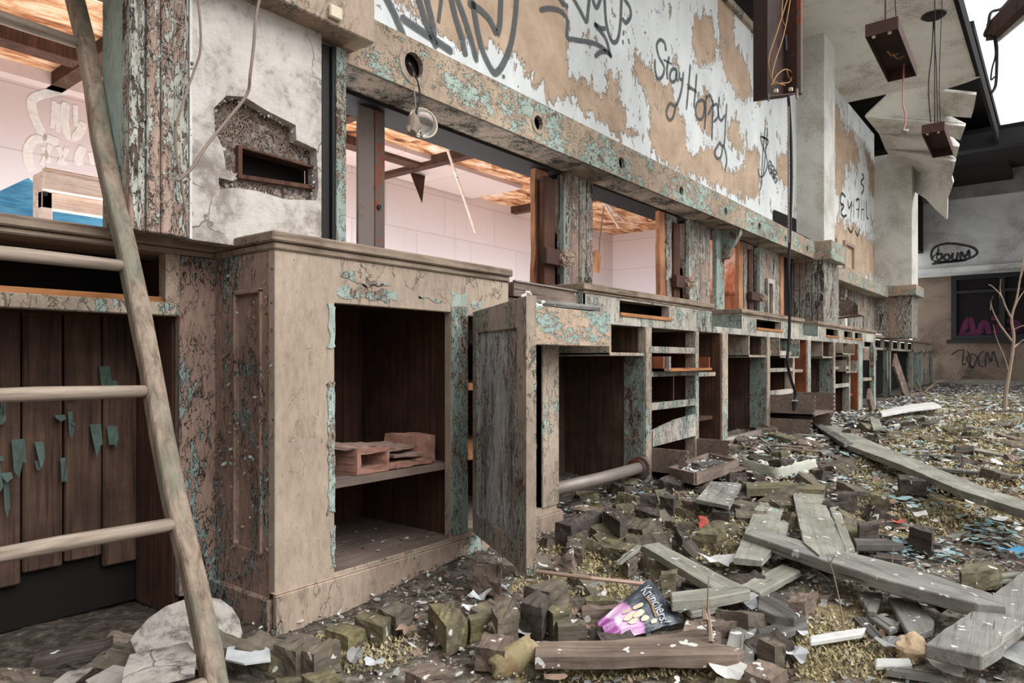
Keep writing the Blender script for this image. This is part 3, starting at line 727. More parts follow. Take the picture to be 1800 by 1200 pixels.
# post at the right edge of the pier
struct('trim_20', MB().box(1.325, 1.352, 1.80, 1.86, 1.03, 1.70).box(1.356, 1.368, 1.79, 1.86, 1.03, 1.70), 'black', 'dark metal edge strip of the pier')
struct('trim_21', MB().box(1.368, 1.405, 1.785, 1.86, 1.03, 1.70), 'mint', 'narrow mint and pink post')

# ---- wall over the left opening and behind the counters
struct('wall_left_header', MB().box(-2.6, .742, 1.96, 2.16, 1.95, 3.45), 'plaster')
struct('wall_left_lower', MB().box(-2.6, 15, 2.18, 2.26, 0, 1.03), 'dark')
# ---- back room
struct('wall_back', MB().box(-3.6, 8.8, 5.0, 5.2, 0, 2.9), 'blockwall', 'pale block wall of the back room')
struct('wall_back_right', MB().box(8.63, 8.8, 2.3, 5.0, 0, 2.9), 'blockwall')
struct('wall_back_left', MB().box(-3.7, -3.55, 2.2, 5.0, 0, 2.9), 'blockwall')
struct('floor_back', MB().box(-3.6, 8.8, 2.26, 5.0, -.05, .1), 'inner')
bc = MB().box(-3.6, 8.8, 2.17, 5.0, 2.50, 2.58)
struct('ceiling_back', bc, 'lath', 'torn orange lath ceiling of the back room')
cb = MB()
for Yb_, hh in ((3.45, .08), (4.42, .07)): cb.box(-3.6, 4.4, Yb_, Yb_ + .13, 2.50 - hh, 2.50)
for Xb_ in (.4, 1.6, 3.1, 4.3, 6.3): cb.box(Xb_, Xb_ + .09, 2.2, 5.0, 2.42, 2.50)
struct('trim_22', cb, 'inner', 'dark ceiling joists of the back room')
struct('trim_23', MB().box(-3.5, 1.9, 4.9, 5.0, 2.42, 2.50).box(3.6, 5.6, 4.3, 4.98, 2.46, 2.50), 'blockwall', 'pale cornice strip of the back room')
struct('wall_partition', MB().box(7.0, 7.1, 2.26, 2.9, 0, 2.62), 'redwall', 'peeling red plaster partition')
struct('wall_partition_dado', MB().box(6.96, 7.0, 2.26, 2.9, 0, 1.38), 'varnish')
gw = [[(176, 160), (110, 160), (70, 168), (55, 180), (62, 210), (75, 240), (60, 246), (49, 262), (50, 285), (58, 300)], [(95, 178), (92, 225)], [(101, 182), (102, 232)],
      [(115, 180), (113, 215), (122, 240), (138, 236), (146, 215)], [(132, 185), (133, 222)], [(75, 240), (90, 246), (102, 250)], [(75, 258), (87, 286)], [(88, 255), (74, 290)],
      [(102, 258), (114, 290)], [(118, 260), (104, 288)], [(146, 258), (137, 278), (142, 290)], [(158, 268), (162, 290)]]
build('graffiti', strokes(gw, lambda x, y: onY(x, y, 5.0), NW, .05), 'spraywh', bpy.data.objects['wall_back'], label='white sprayed outline tag')

# ---- far end
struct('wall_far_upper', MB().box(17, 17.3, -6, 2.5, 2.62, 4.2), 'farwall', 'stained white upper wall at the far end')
struct('trim_24', MB().box(16.9, 17.0, -6, 2.5, 4.05, 4.65), 'greyband', 'grey concrete band under the roof')
struct('trim_25', MB().box(16.85, 17.8, -6, 2.5, 2.55, 2.64), 'farwall')
WX = 17.7
w0 = onX(1672, 470, WX); w1 = onX(1672, 598, WX)
wy1 = w0.y
winz = w1.z
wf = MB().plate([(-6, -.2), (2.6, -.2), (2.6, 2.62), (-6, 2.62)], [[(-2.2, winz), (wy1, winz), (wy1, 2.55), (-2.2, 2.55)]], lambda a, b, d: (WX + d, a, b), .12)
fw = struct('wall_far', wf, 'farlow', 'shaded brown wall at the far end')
wn = MB().plate([(-2.2, winz), (wy1, winz), (wy1, 2.55), (-2.2, 2.55)], [[(-2.1, winz + .1), (wy1 - .95, winz + .1), (wy1 - .95, 2.45), (-2.1, 2.45)], [(wy1 - .85, winz + .1), (wy1 - .1, winz + .1), (wy1 - .1, 2.45), (wy1 - .85, 2.45)]], lambda a, b, d: (WX - .03 + d, a, b), .08)
wo = struct('window_1', wn, 'black', 'dark boarded window in the far wall')
build('window_board', MB().box(WX + .04, WX + .06, -2.2, wy1, winz, 2.55), 'dark', wo)
build('window_sill', MB().box(WX - .08, WX + .1, -2.3, wy1 + .08, winz - .06, winz + .01), 'black', wo)
build('glazing_bar', MB().box(WX - .02, WX + .02, -2.1, wy1 - .1, winz + 1.0, winz + 1.06), 'black', wo)
pkx = lambda x, y: onX(x, y, WX + .035)
build('graffiti', strokes([[(1690, 580), (1705, 560), (1715, 590), (1730, 565), (1740, 588)], [(1742, 560), (1762, 560), (1750, 585), (1766, 588)], [(1700, 570), (1690, 590), (1728, 582)], [(1770, 562), (1790, 570), (1776, 590)], [(1746, 575), (1790, 580)]], pkx, (-1, 0, 0), .1), 'spraypk', wo, label='purple pink sprayed scribble')
boum = [[(1640, 458), (1637, 446), (1644, 434), (1665, 428), (1690, 430), (1712, 436), (1717, 446), (1700, 455), (1665, 460), (1641, 459)], [(1650, 434), (1646, 455)], [(1646, 448), (1655, 446), (1654, 455), (1647, 456)], [(1664, 446), (1659, 452), (1664, 458), (1670, 452), (1665, 446)],
        [(1675, 444), (1674, 455), (1681, 456), (1684, 443)], [(1688, 456), (1690, 443), (1696, 452), (1703, 440), (1704, 452)], [(1638, 464), (1660, 461), (1700, 457)], [(1652, 440), (1640, 452)]]
build('graffiti', strokes(boum, lambda x, y: onX(x, y, 17.0), (-1, 0, 0), .05), 'spraydk', bpy.data.objects['wall_far_upper'], label='black bubble letter tag reading boum')
tocm = [[(1672, 624), (1684, 616), (1694, 615)], [(1694, 615), (1692, 640), (1698, 638)], [(1700, 616), (1706, 630), (1704, 644), (1711, 645), (1717, 628), (1708, 622), (1700, 632), (1712, 648)], [(1730, 616), (1720, 626), (1722, 642), (1730, 644)],
        [(1732, 646), (1734, 618), (1742, 636), (1746, 617), (1755, 646)]]
build('graffiti', strokes(tocm, lambda x, y: onX(x, y, WX), (-1, 0, 0), .028), 'spraydk', fw, label='thin black tag under the window')
# unseen near and right walls, sized to hold back low sky light
struct('unseen_wall_near', MB().box(-4.7, -4.5, -9, 2.2, -.2, 3.2), 'farlow')
struct('unseen_wall_right', MB().box(-4.7, 17.5, -9.2, -9.0, -.2, 1.4), 'farlow')

# ================================================================== LADDER
lad = thing('ladder', 'weathered wooden ladder with round rungs leaning across the left edge', 'ladder', (.72, 1.34, .03))
def rail(X):
    mb = MB(); a = Vector((X + .014, 1.325, -.02)); b = Vector((X - .008, 2.16, 1.98)); n = 14
    d = (b - a).normalized(); sd = Vector((1, 0, 0)); fw = sd.cross(d).normalized()
    prof = [(-.022, .016), (-.017, .021), (.018, .021), (.024, .014), (.024, -.012), (.016, -.018), (-.016, -.018), (-.022, -.012)]
    v = []
    for i in range(n + 1):
        p = a.lerp(b, i / n) + Vector((.004 * sin(i * 1.3), .003 * cos(i * 2.1), 0)); w = 1.02 - .14 * i / n + .03 * sin(i * 2.3)
        v += [p + sd * (x * w) + fw * (-y * w) for x, y in prof]
    k = len(prof)
    mb.add(v, [(i * k + j, i * k + (j + 1) % k, (i + 1) * k + (j + 1) % k, (i + 1) * k + j) for i in range(n) for j in range(k)] + [tuple(range(k)), tuple(n * k + j for j in range(k))])
    return mb
def laddermat(z): return (Vector((0, 1.325, -.02))).lerp(Vector((0, 2.16, 1.98)), (z + .02) / 2.0)
def grainobj(name, mb, mat, parent):
    """a child whose local x runs along the piece, for the grain"""
    return build(name, mb, mat, parent)
def wood_v(name):  # vertical-ish grain in world space
    k = NB(name); v = k.pos((26, 26, 1.6)); g = k.noise(v, 2.2, 7, .66, .5)
    col = k.ramp(g, [(.28, C(72, 58, 48)), (.44, C(122, 105, 90)), (.62, C(150, 134, 118)), (.8, C(114, 100, 88))])
    gm = k.ramp(k.noise(k.pos((6, 6, 2)), 2, 4, .6), [(.48, 0), (.62, .55)])
    col = k.mix(gm, col, C(96, 104, 92)); k.color(col); k.rough(.85); k.bump(g, .5, .004); return k.m
def wood_x(name):
    k = NB(name); v = k.pos((1.6, 26, 26)); g = k.noise(v, 2.2, 7, .66, .5)
    k.color(k.ramp(g, [(.28, C(82, 69, 59)), (.44, C(132, 117, 103)), (.62, C(160, 146, 131)), (.8, C(122, 108, 94))])); k.rough(.85); k.bump(g, .5, .003); return k.m
MAT['ladv'] = wood_v('ladder_rail_wood'); MAT['ladx'] = wood_x('ladder_rung_wood')
for X in (.72, .27): build('rail', rail(X), 'ladv', lad, bevel=.003)
for px_, py_ in ((303, 920), (258, 686), (214, 468), (136, 84), (385, 1215)):
    # height at which the rail's centre shows at this pixel
    best = min((abs(onX(px_, py_, .715).z - z / 200) + 0 * z, z / 200) for z in range(0, 380))[1]
    c = laddermat(best)
    build('rung', MB().tube([(.27, c.y, best), (.5, c.y, best + .002), (.72, c.y, best)], [.0135, .0155, .014], 10), 'ladx', lad, smooth=True)

# ================================================================== COUNTERS
def zg(X, Y): return gz(X, Y) - .05
# ---- left counter behind the ladder
cl = thing('counter_unit', 'dark counter with an empty drawer slot and kneehole behind the ladder', 'counter', (0, 1.95, 0))
build('worktop', MB().box(-2.4, 1.03, 1.885, 2.18, 1.022, 1.05).box(-2.4, 1.03, 1.897, 2.1, 1.006, 1.022), 'top', cl, bevel=.004)
build('stile', MB().box(.935, 1.04, 1.91, 1.94, .06, 1.006), 'side', cl, bevel=.003)
build('rail', MB().box(-2.4, .935, 1.91, 1.945, .836, .872), 'rail', cl, bevel=.003)
build('drawer_runner', MB().box(-2.4, .92, 1.93, 1.97, .872, .888), 'runner', cl)
build('jamb', MB().box(.897, .935, 1.912, 1.95, .872, 1.006), 'tan', cl)
build('side_panel', MB().box(.93, .95, 1.945, 2.17, 0, 1.0), 'inner', cl)
bb = MB()
for i in range(34):
    x0 = -2.4 + i * .098
    bb.box(x0, x0 + .093, 2.15 + random.uniform(0, .006), 2.172, .13 + random.uniform(-.01, .03), .88)
bkb = build('back_panel', bb, 'back', cl, bevel=.004, label='brown vertical boards with hanging flakes of green paint')
def pk2():
    return Vector((random.uniform(.3, .95), 2.143, random.uniform(.3, .8))), (random.uniform(-.3, .3), -1, random.uniform(-.3, .3)), 0
mbf = MB()
for _ in range(44):
    x0 = random.uniform(.2, .93); zt = random.uniform(.40, .60) + (.1 if random.random() < .2 else 0); h = random.uniform(.01, .09); w = random.uniform(.006, .03)
    mbf.add([(x0, 2.144, zt), (x0 + w, 2.144, zt), (x0 + w, 2.132, zt - h * random.uniform(.5, 1)), (x0 + w * .7, 2.128, zt - h * random.uniform(.7, 1.1)), (x0 + w * .4, 2.125, zt - h * random.uniform(.8, 1.3)), (x0 + w * .1, 2.135, zt - h * random.uniform(.4, 1))], [(0, 1, 2, 3, 4, 5)])
o = build('paint_flakes', mbf, 'darkmint', bkb); o['kind'] = 'stuff'
build('shelf_panel', MB().box(-2.4, .93, 1.95, 2.17, .84, .872), 'inner', cl)

# ---- corner cabinet
cb1 = thing('counter_cabinet', 'tan painted corner cabinet standing open, broken clay tiles on its shelf', 'cabinet', (1.6, 1.85, 0))
FYc = 1.608
ff = MB().plate([(1.036, .1), (2.33, .1), (2.33, .915), (2.012, .915), (2.012, 1.006), (1.036, 1.006)],
                [[(1.226, .115), (1.702, .115), (1.702, .876), (1.226, .876)], [(1.785, .13), (2.222, .13), (2.222, .868), (1.785, .868)]], lambda a, b, d: (a, FYc + d, b), .03)
build('face_frame', ff, 'tan_clean', cb1, bevel=.002)
# green edge strips
def jrect(m, x0, x1, z0, z1, Yf, th, amp=.008):
    """a ragged patch of old paint left on a board"""
    P = [(x0 + random.uniform(0, amp), z0), (x1, z0 + random.uniform(0, amp))]
    n = max(2, int((z1 - z0) / .02)); k = max(2, int((x1 - x0) / .02))
    rt = [(x1 - random.uniform(0, amp * .6), z0 + (z1 - z0) * i / n) for i in range(1, n)]
    tp_ = [(x1 - (x1 - x0) * i / k, z1 - random.uniform(0, amp * 2)) for i in range(k + 1)]
    lf = [(x0 + random.uniform(0, amp * 1.4), z1 - (z1 - z0) * i / n) for i in range(1, n)]
    bt = [(x0 + (x1 - x0) * i / k, z0 + random.uniform(0, amp * 2)) for i in range(k + 1)]
    m.plate(bt + rt + tp_ + lf, [], lambda a, b, d: (a, Yf + d, b), th)
es = MB()
for (x0, x1, z0, z1) in ((1.196, 1.227, .28, .66), (1.200, 1.227, .74, .878), (1.21, 1.228, .12, .25)):
    jrect(es, x0, x1, z0, z1, FYc - .003, .003)
build('edge_strip', es, 'mintpatch', cb1)
build('stile', MB().box(1.703, 1.785, FYc - .004, FYc + .02, .125, .90), 'mint', cb1, bevel=.002, label='green flaking stile beside the open door')
build('stile', MB().box(2.222, 2.335, FYc - .006, FYc + .06, .13, .80), 'rail', cb1, bevel=.003, label='flaking end stile of the second bay')
ap_ = MB()
for (x0, x1, z0, z1) in ((1.232, 1.46, .885, .935), (1.30, 1.43, .93, .95), (1.245, 1.30, .93, .975), (1.70, 1.78, .88, .955), (1.55, 1.66, .90, .925), (1.80, 1.86, .885, .93)):
    jrect(ap_, x0, x1, z0, z1, FYc - .0015, .0015, .012)
build('paint_patch', ap_, 'mintpatch', cb1)
sp = MB().plate([(1.6385, -.03), (1.94, -.03), (1.94, 1.006), (1.6385, 1.006)], [[(1.675, .2), (1.80, .2), (1.80, .90), (1.675, .90)]], lambda a, b, d: (1.037 + d, a, b), .02)
sp.box(1.047, 1.06, 1.66, 1.82, .18, .92)
for r in ((1.668, 1.678, .195, .905), (1.797, 1.807, .195, .905)): sp.box(1.031, 1.04, r[0], r[1], r[2], r[3])
sp.box(1.031, 1.04, 1.668, 1.807, .895, .907)
spo = build('side_panel', sp, 'side', cb1, bevel=.002, label='brown end panel with heavily flaking green paint')
o = build('paint_flakes', scatter_flakes(330, lambda: (Vector((1.033, random.uniform(1.61, 1.93), min(.97, max(.06, random.gauss(.5, .22))))), (-1, random.uniform(-.6, .6), random.uniform(-.6, .6)), random.choice((0, 0, 1))), (.003, .009), .55), ['side', 'mint'], spo); o['kind'] = 'stuff'
build('baseboard', MB().box(1.03, 2.35, 1.592, 1.61, -.04, .103).box(1.03, 2.35, 1.597, 1.62, .103, .108), 'tan', cb1, bevel=.003)
build('baseboard', MB().box(1.018, 1.037, 1.615, 1.95, -.04, .09), 'side', cb1, bevel=.003)
build('worktop', MB().box(1.02, 2.018, 1.59, 2.18, 1.024, 1.051).box(1.03, 2.012, 1.60, 2.1, 1.004, 1.024), 'top', cb1, bevel=.004)
build('floor_panel', MB().box(1.05, 2.3, 1.61, 2.12, .09, .116), 'boxwood', cb1)
build('shelf', MB().box(1.05, 1.74, 1.64, 2.12, .345, .367), 'boxwood', cb1)
build('shelf', MB().box(1.76, 2.3, 1.63, 2.12, .61, .63), 'runner', cb1)
build('shelf', MB().box(1.76, 2.3, 1.63, 2.12, .365, .385), 'runner', cb1)
build('divider', MB().box(1.735, 1.757, 1.635, 2.12, .1, .9), 'inner', cb1)
build('divider', MB().box(2.305, 2.328, 1.635, 2.12, .0, .9), 'inner', cb1)
bp = MB().box(1.76, 2.3, 2.11, 2.125, .1, .95)
build('back_panel', bp, 'varnish', cb1)
b2 = MB()
for i in range(7): b2.box(1.06 + i * .098, 1.06 + i * .098 + .094, 2.11, 2.125, .1, .95)
build('back_panel', b2, 'inner', cb1)
build('ceiling_panel', MB().box(1.05, 2.3, 1.63, 2.12, .90, .912), 'inner', cb1)
# open door
HB = Vector((1.80, 1.598, 0)); dd = Vector((1.535 - 1.80, 1.165 - 1.598, 0)); dw = dd.length; dd.normalize(); dn = Vector((-dd.y, dd.x, 0))
if dn.x > 0: dn = -dn     # face that looks at the viewer
dr = lambda a, b, d: HB + dd * a - dn * d + Vector((0, 0, b))
z0d, z1d = .118, .882
dm = MB().plate([(0, z0d), (dw, z0d), (dw, z1d + .012), (0, z1d)], [[(.05, z0d + .075), (dw - .075, z0d + .075), (dw - .075, z1d - .075), (.05, z1d - .075)]], dr, .03)
do_ = build('door', dm, 'doorframe', cb1, bevel=.002, label='open panelled door with streaked grey paint')
build('door_panel', MB().plate([(.04, z0d + .06), (dw - .065, z0d + .06), (dw - .065, z1d - .06), (.04, z1d - .06)], [], lambda a, b, d: dr(a, b, d + .010), .008), 'door', do_, label='streaked blue grey centre panel')
build('door_edge', MB().plate([(dw, z0d), (dw + .003, z0d), (dw + .003, z1d + .012), (dw, z1d + .012)], [], dr, .03), 'rail', do_)
build('hook', MB().tube([dr(dw - .03, .36, -.01), dr(dw - .03, .37, -.014), dr(dw - .03, .38, -.004)], .006, 6), 'inner', do_)
# ---- the desks with kneeholes
def drawer_mb(x0, x1, z0, z1, yf, yb=2.0, front=False):
    m = MB().box(x0, x0 + .014, yf, yb, z0, z1).box(x1 - .014, x1, yf, yb, z0, z1).box(x0, x1, yf, yb, z0, z0 + .012)
    return m
def zigzag(m, x, yf, z0, z1):
    k = 9; dz = (z1 - z0) / k
    for i in range(0, k, 2): m.box(x, x + .014, yf - .012, yf, z0 + i * dz, z0 + (i + 1) * dz)
    return m
def desk(X0, label, sa, sb, slots, inner, bays=True):
    d = thing('counter_desk', label, 'counter', (X0, 1.85, gz(X0, 1.6)), 'kneehole desks along the counter')
    zf = zg(X0, 1.6)
    build('worktop', MB().box(X0 + sa, X0 + sb, 1.605, 2.14, 1.020, 1.05).box(X0 + sa + .01, X0 + sb - .01, 1.615, 2.1, 1.006, 1.02), 'top', d, bevel=.004)
    hs = [[(X0 + a, .93), (X0 + b, .93), (X0 + b, .998), (X0 + a, .998)] for a, b in slots]
    build('apron', MB().plate([(X0 + sa + .012, .916), (X0 + sb - .005, .916), (X0 + sb - .005, 1.006), (X0 + sa + .012, 1.006)], hs, lambda a, b, dp: (a, 1.62 + dp, b), .022), 'mintwhite', d)
    build('end_panel', MB().box(X0 + sa + .008, X0 + sa + .03, 1.62, 2.1, .92, 1.03), 'mint', d, label='smooth green end of the raised drawer box')
    for a, b in slots:
        build('drawer_runner', MB().box(X0 + a, X0 + b, 1.612, 1.66, .924, .940), 'runner', d)
        build('slot_jamb', MB().box(X0 + b - .035, X0 + b, 1.616, 1.66, .93, .998), 'mintwhite', d)
        build('slot_shade', MB().box(X0 + a, X0 + b, 1.74, 1.75, .92, 1.005).box(X0 + a - .01, X0 + a, 1.645, 1.75, .92, 1.005).box(X0 + b, X0 + b + .01, 1.645, 1.75, .92, 1.005), 'dark', d)  # dark lining that paints the shade inside the slot
    xr = X0 + 1.03
    build('rail', MB().box(X0 - .78, xr, 1.618, 1.65, .88, .918).box(X0 - .78, xr, 1.65, 2.12, .895, .915), 'mintwhite', d, bevel=.002)
    # small drawer slot hung in the kneehole
    build('slot_box', MB().box(X0 - .34, X0, 1.62, 2.06, .736, .752).box(X0 - .34, X0 - .322, 1.622, 2.06, .74, .88), 'rail', d, bevel=.002)
    build('slot_lining', MB().box(X0 - .32, X0, 2.0, 2.02, .75, .88), inner, d)
    # leg and its side panel
    build('leg', MB().box(X0, X0 + .062, 1.612, 1.66, zf, .88), 'rail', d, bevel=.003)
    build('side_panel', MB().box(X0 - .004, X0 + .02, 1.622, 1.735, zf + .1, .735), 'mint', d)
    build('side_panel', MB().box(X0, X0 + .02, 1.66, 2.14, zf, .88), 'back', d, label='bare brown inner side of the kneehole')
    build('back_panel', MB().box(X0 - .8, X0, 2.10, 2.14, zf, .9), 'back', d)
    build('back_panel', MB().box(X0 + .06, X0 + 1.08, 2.08, 2.14, zf, .9), inner, d)
    for z0, z1 in ((.752, .786), (.632, .66), (.462, .498)):
        build('shelf_rail', MB().box(X0 + .062, X0 + .61, 1.616, 1.65, z0, z1), 'mintwhite', d, bevel=.002)
        build('shelf', MB().box(X0 + .062, X0 + .61, 1.65, 2.1, z0 + .005, z0 + .02), 'inner', d)
    build('stile', MB().box(X0 + .60, X0 + .645, 1.614, 1.68, zf, .88), 'rail', d, bevel=.003)
    build('divider', MB().box(X0 + .61, X0 + .63, 1.66, 2.1, zf, .88), 'inner', d)
    build('shelf', MB().box(X0 + .645, X0 + .95, 1.64, 2.1, .622, .645), 'rail', d)
    build('shelf', MB().box(X0 + .645, X0 + .95, 1.66, 2.1, .36, .38), inner, d)
    build('stile', MB().box(X0 + .99, X0 + 1.08, 1.612, 1.64, zf, .88), 'rail', d, bevel=.003)
    build('side_panel', MB().box(X0 + .97, X0 + 1.0, 1.62, 2.1, zf, .88), 'varnish' if inner == 'varnish' else 'inner', d)
    return d
d2 = desk(3.11, 'nearest kneehole desk, its bottom drawers pulled out and a cracked panel', -.58, .85, [(-.25, .30)], 'inner')
d3 = desk(4.92, 'second kneehole desk, two brown drawer boxes jutting out behind the hanging cord', -.51, .89, [(-.2, .35)], 'varnish')
d4 = desk(6.73, 'farthest kneehole desk, three small slots in its apron and no drawers left', -.53, 1.85, [(-.23, .22), (.42, .76), (.86, 1.2)], 'varnish')
# nearest desk: things still hanging in its bay
mb = drawer_mb(3.19, 3.78, .662, .735, 1.56)
dz = build('drawer', mb, 'varnish', d2)
build('drawer_edge', MB().box(3.26, 3.79, 1.552, 1.562, .660, .674), 'runner', dz)
build('drawer_end', MB().box(3.24, 3.262, 1.552, 1.6, .66, .735), 'mintwhite', dz)
pan = [onY(a, b, 1.615) for a, b in ((1148, 757), (1165, 748), (1190, 737), (1224, 727), (1229, 764), (1148, 785))]
build('broken_panel', MB().add(pan + [p + Vector((0, .015, 0)) for p in pan], [(0, 1, 2, 3, 4, 5), (11, 10, 9, 8, 7, 6)] + [(i, (i + 1) % 6, 6 + (i + 1) % 6, 6 + i) for i in range(6)]), 'mintwhite', d2, label='pale drawer front split along a curve')
m = drawer_mb(3.172, 3.735, .145, .275, 1.435); zigzag(m, 3.172, 1.435, .145, .275); zigzag(m, 3.721, 1.435, .145, .275)
build('drawer', m, 'boxwood', d2, label='frontless bottom drawer pulled out')
tg = [onY(a, b, 1.75) for a, b in ((1210, 673), (1220, 673), (1221, 690), (1217, 696), (1209, 690))]
build('hanging_tag', MB().add(tg, [(0, 1, 2, 3, 4)]), 'runner', d2)
build('hanging_wire', MB().tube([onY(1184, 651, 1.6), onY(1184, 703, 1.6)], .0015, 4), 'wire', d2)
for (z0, z1, yf) in ((.335, .475, 1.325), (.165, .31, 1.345)):
    m = drawer_mb(4.982, 5.53, z0, z1, yf); zigzag(m, 4.982, yf, z0, z1); zigzag(m, 5.516, yf, z0, z1)
    build('drawer', m, 'boxwood', d3, label='frontless brown drawer pulled far out')
dq = build('drawer', drawer_mb(5.02, 5.5, .735, .87, 1.56).box(5.02, 5.5, 1.9, 1.92, .735, .87), 'rail', d3)
build('drawer', drawer_mb(6.82, 7.3, .77, .875, 1.56).box(6.82, 7.3, 1.9, 1.92, .77, .875), 'rail', d4)
build('drawer', drawer_mb(6.95, 7.42, .6, .72, 1.56).box(6.95, 7.42, 1.9, 1.92, .6, .72), 'rail', d4)
for X in (7.8, 8.45): build('stile', MB().box(X, X + .1, 1.612, 1.66, .12, .88), 'mint', d4, bevel=.003)
build('side_panel', MB().box(7.9, 7.92, 1.64, 2.1, .12, .88), 'mint', d4)
build('back_panel', MB().box(7.9, 8.55, 2.08, 2.12, .12, .88), 'varnish', d4)
build('shelf', MB().box(8.0, 8.45, 1.63, 2.08, .5, .53), 'rail', d4)
# foot rails
for X0, lab in ((3.11, 'grey metal foot rail in the nearest kneehole, beside the open door'), (4.92, 'grey metal foot rail in the second kneehole')):
    zc = .185 if X0 < 4 else .215
    pr_ = thing('foot_rail', lab, 'pipe', (X0 - .4, 1.635, zc), 'foot rails')
    build('pipe', MB().tube([(X0 - .77, 1.635, zc), (X0 - .4, 1.635, zc - .004), (X0 - .01, 1.635, zc)], .028, 14), 'pipe', pr_, smooth=True)
    build('flange', MB().tube([(X0 - .04, 1.635, zc), (X0 - .028, 1.635, zc), (X0 - .027, 1.635, zc), (X0 - .004, 1.635, zc)], [.036, .036, .055, .055], 16), 'rust', pr_)
# ---- far counter
fc = thing('counter_unit', 'low ruined counter at the far end with splintered top', 'counter', (11.5, 2.0, .2))
build('worktop', MB().box(8.66, 15.2, 1.87, 1.97, 1.02, 1.05), 'top', fc)
build('apron', MB().plate([(8.66, .86), (15.2, .86), (15.2, 1.02), (8.66, 1.02)], [[(9.4 + i * .62, .89), (9.9 + i * .62, .89), (9.9 + i * .62, 1.0), (9.4 + i * .62, 1.0)] for i in range(6)], lambda a, b, d: (a, 1.9 + d, b), .03), 'rail', fc)
build('back_panel', MB().box(8.66, 15.2, 2.1, 2.16, .1, 1.01), 'dark', fc)
for px_, mt in ((1560, 'mint'), (1565, 'rail'), (1604, 'rail'), (1620, 'mint'), (1628, 'rail'), (1632, 'rail'), (1636, 'pilaster'), (1639, 'rail')):
    p = onY(px_, 640, 1.9); build('leg', MB().box(p.x - .04, p.x + .05, 1.9, 1.95, .15, .9), mt, fc)
p = onY(1612, 650, 1.9); build('side_panel', MB().box(p.x + .3, p.x + .33, 1.92, 2.12, .15, .9), 'mint', fc)
p = onY(1549, 620, 1.85); build('drawer_box', MB().box(8.75, 9.5, 1.78, 2.0, .72, .86), 'brownwood', fc)
build('splintered_board', MB().box(9.3, 10.6, 1.9, 2.0, 1.05, 1.075).box(10.8, 12.5, 1.88, 1.97, 1.05, 1.07), 'white', fc)
# boards leaning and hanging there
o = build('leaning_board', MB().bar(onY(1572, 632, 1.75), onY(1596, 704, 1.7), .22, .03, (0, -1, 0)), 'brownwood', frame=(0, 0, 1)); tag(o, 'brown board leaning against the far counter', 'board')
o = build('leaning_board', MB().bar(onG(1534, 722, .01), onY(1527, 692, 1.45), .12, .03, (0, -1, 0)), 'brownwood', frame=(0, 0, 1)); tag(o, 'short splintered board leaning at the foot of the farthest desk', 'board')
hb = MB().slab([onY(1447, 564, 1.62), onY(1508, 552, 1.45), onY(1520, 560, 1.8), onY(1522, 545, 1.95), onY(1470, 541, 1.95)], .02)
hsh = MB().add([onY(1468, 508, 1.9), onY(1500, 530, 1.72), onY(1508, 537, 1.6), onY(1508, 552, 1.6), onY(1447, 563, 1.85), onY(1468, 556, 1.9), onY(1521, 541, 1.7), onY(1521, 556, 1.75)], [(0, 1, 2, 3, 4, 5), (2, 6, 7, 3), (3, 7, 4)])
o = build('hanging_sheet', hsh, 'brownwood'); tag(o, 'dark brown sheet hanging down above the farthest desk', 'panel')

# ================================================================== POSTS IN THE OPENINGS
def X2(px, Y=2.0): return onY(px, 500, Y).x
sc_ = thing('steel_column', 'rusty steel column rising from the cabinet top to the beam', 'column', (X2(652), 2.1, 1.0))
xa, xb = X2(630, 2.05), X2(675, 2.05)
build('flange', MB().box(xa, xa + (xb - xa) * .62, 2.05, 2.062, .95, 1.68), 'greysteel', sc_)
build('flange', MB().box(xa + (xb - xa) * .62, xb, 2.046, 2.062, .95, 1.68), 'rust', sc_, label='orange rusted edge of the column')
build('web', MB().box((xa + xb) / 2 - .006, (xa + xb) / 2 + .006, 2.062, 2.085, .95, 1.68), 'rust', sc_)
build('flange', MB().box(xa + .03, xb, 2.085, 2.095, .95, 1.68), 'rust', sc_)
build('bolt', MB().tube([(xb - .03, 2.04, 1.30), (xb - .03, 2.052, 1.30)], .010, 8), 'black', sc_)
def stud(a, b, mat, lab, z1=1.68, Y=2.04):
    m = MB(); xa, xb = X2(a, Y), X2(b, Y); n = 8; v = []
    for i in range(n + 1):
        z = 1.0 + (z1 - 1.0) * i / n; j = random.uniform(-.006, .006)
        v += [(xa + j, Y, z), (xb + j, Y, z), (xb + j, Y + .03, z), (xa + j, Y + .03, z)]
    m.add(v, [(4 * i + k, 4 * i + (k + 1) % 4, 4 * i + 4 + (k + 1) % 4, 4 * i + 4 + k) for i in range(n) for k in range(4)] + [(0, 1, 2, 3), (4 * n, 4 * n + 1, 4 * n + 2, 4 * n + 3)])
    o = build('wall_stud', m, mat); tag(o, lab, 'post'); return o
stud(941, 962, 'stud', 'orange stained stud left of the first rag stuffed box')
stud(1160, 1169, 'stud', 'thin yellow stud at the right of the second window opening', Y=2.0)
stud(1172, 1190, 'pilaster', 'grey pink stud left of the second rag stuffed box', Y=2.0)
stud(1299, 1306, 'stud', 'thin yellow stud right of the red plaster opening', Y=2.0)
stud(1308, 1324, 'pilaster', 'narrow pink grey stud left of the third wall box', Y=2.0)
for ia, ib in ((963, 995), (1191, 1214), (1325, 1338)): struct('trim_%d' % (31 + ia % 7), MB().box(X2(ia, 2.1), X2(ib, 2.1), 2.1, 2.13, 1.0, 1.69), 'dark')  # dark sheets added to black out the slits beside the wall boxes
stud(1372, 1378, 'stud', 'thin orange stud beside the hanging cord', Y=2.0)
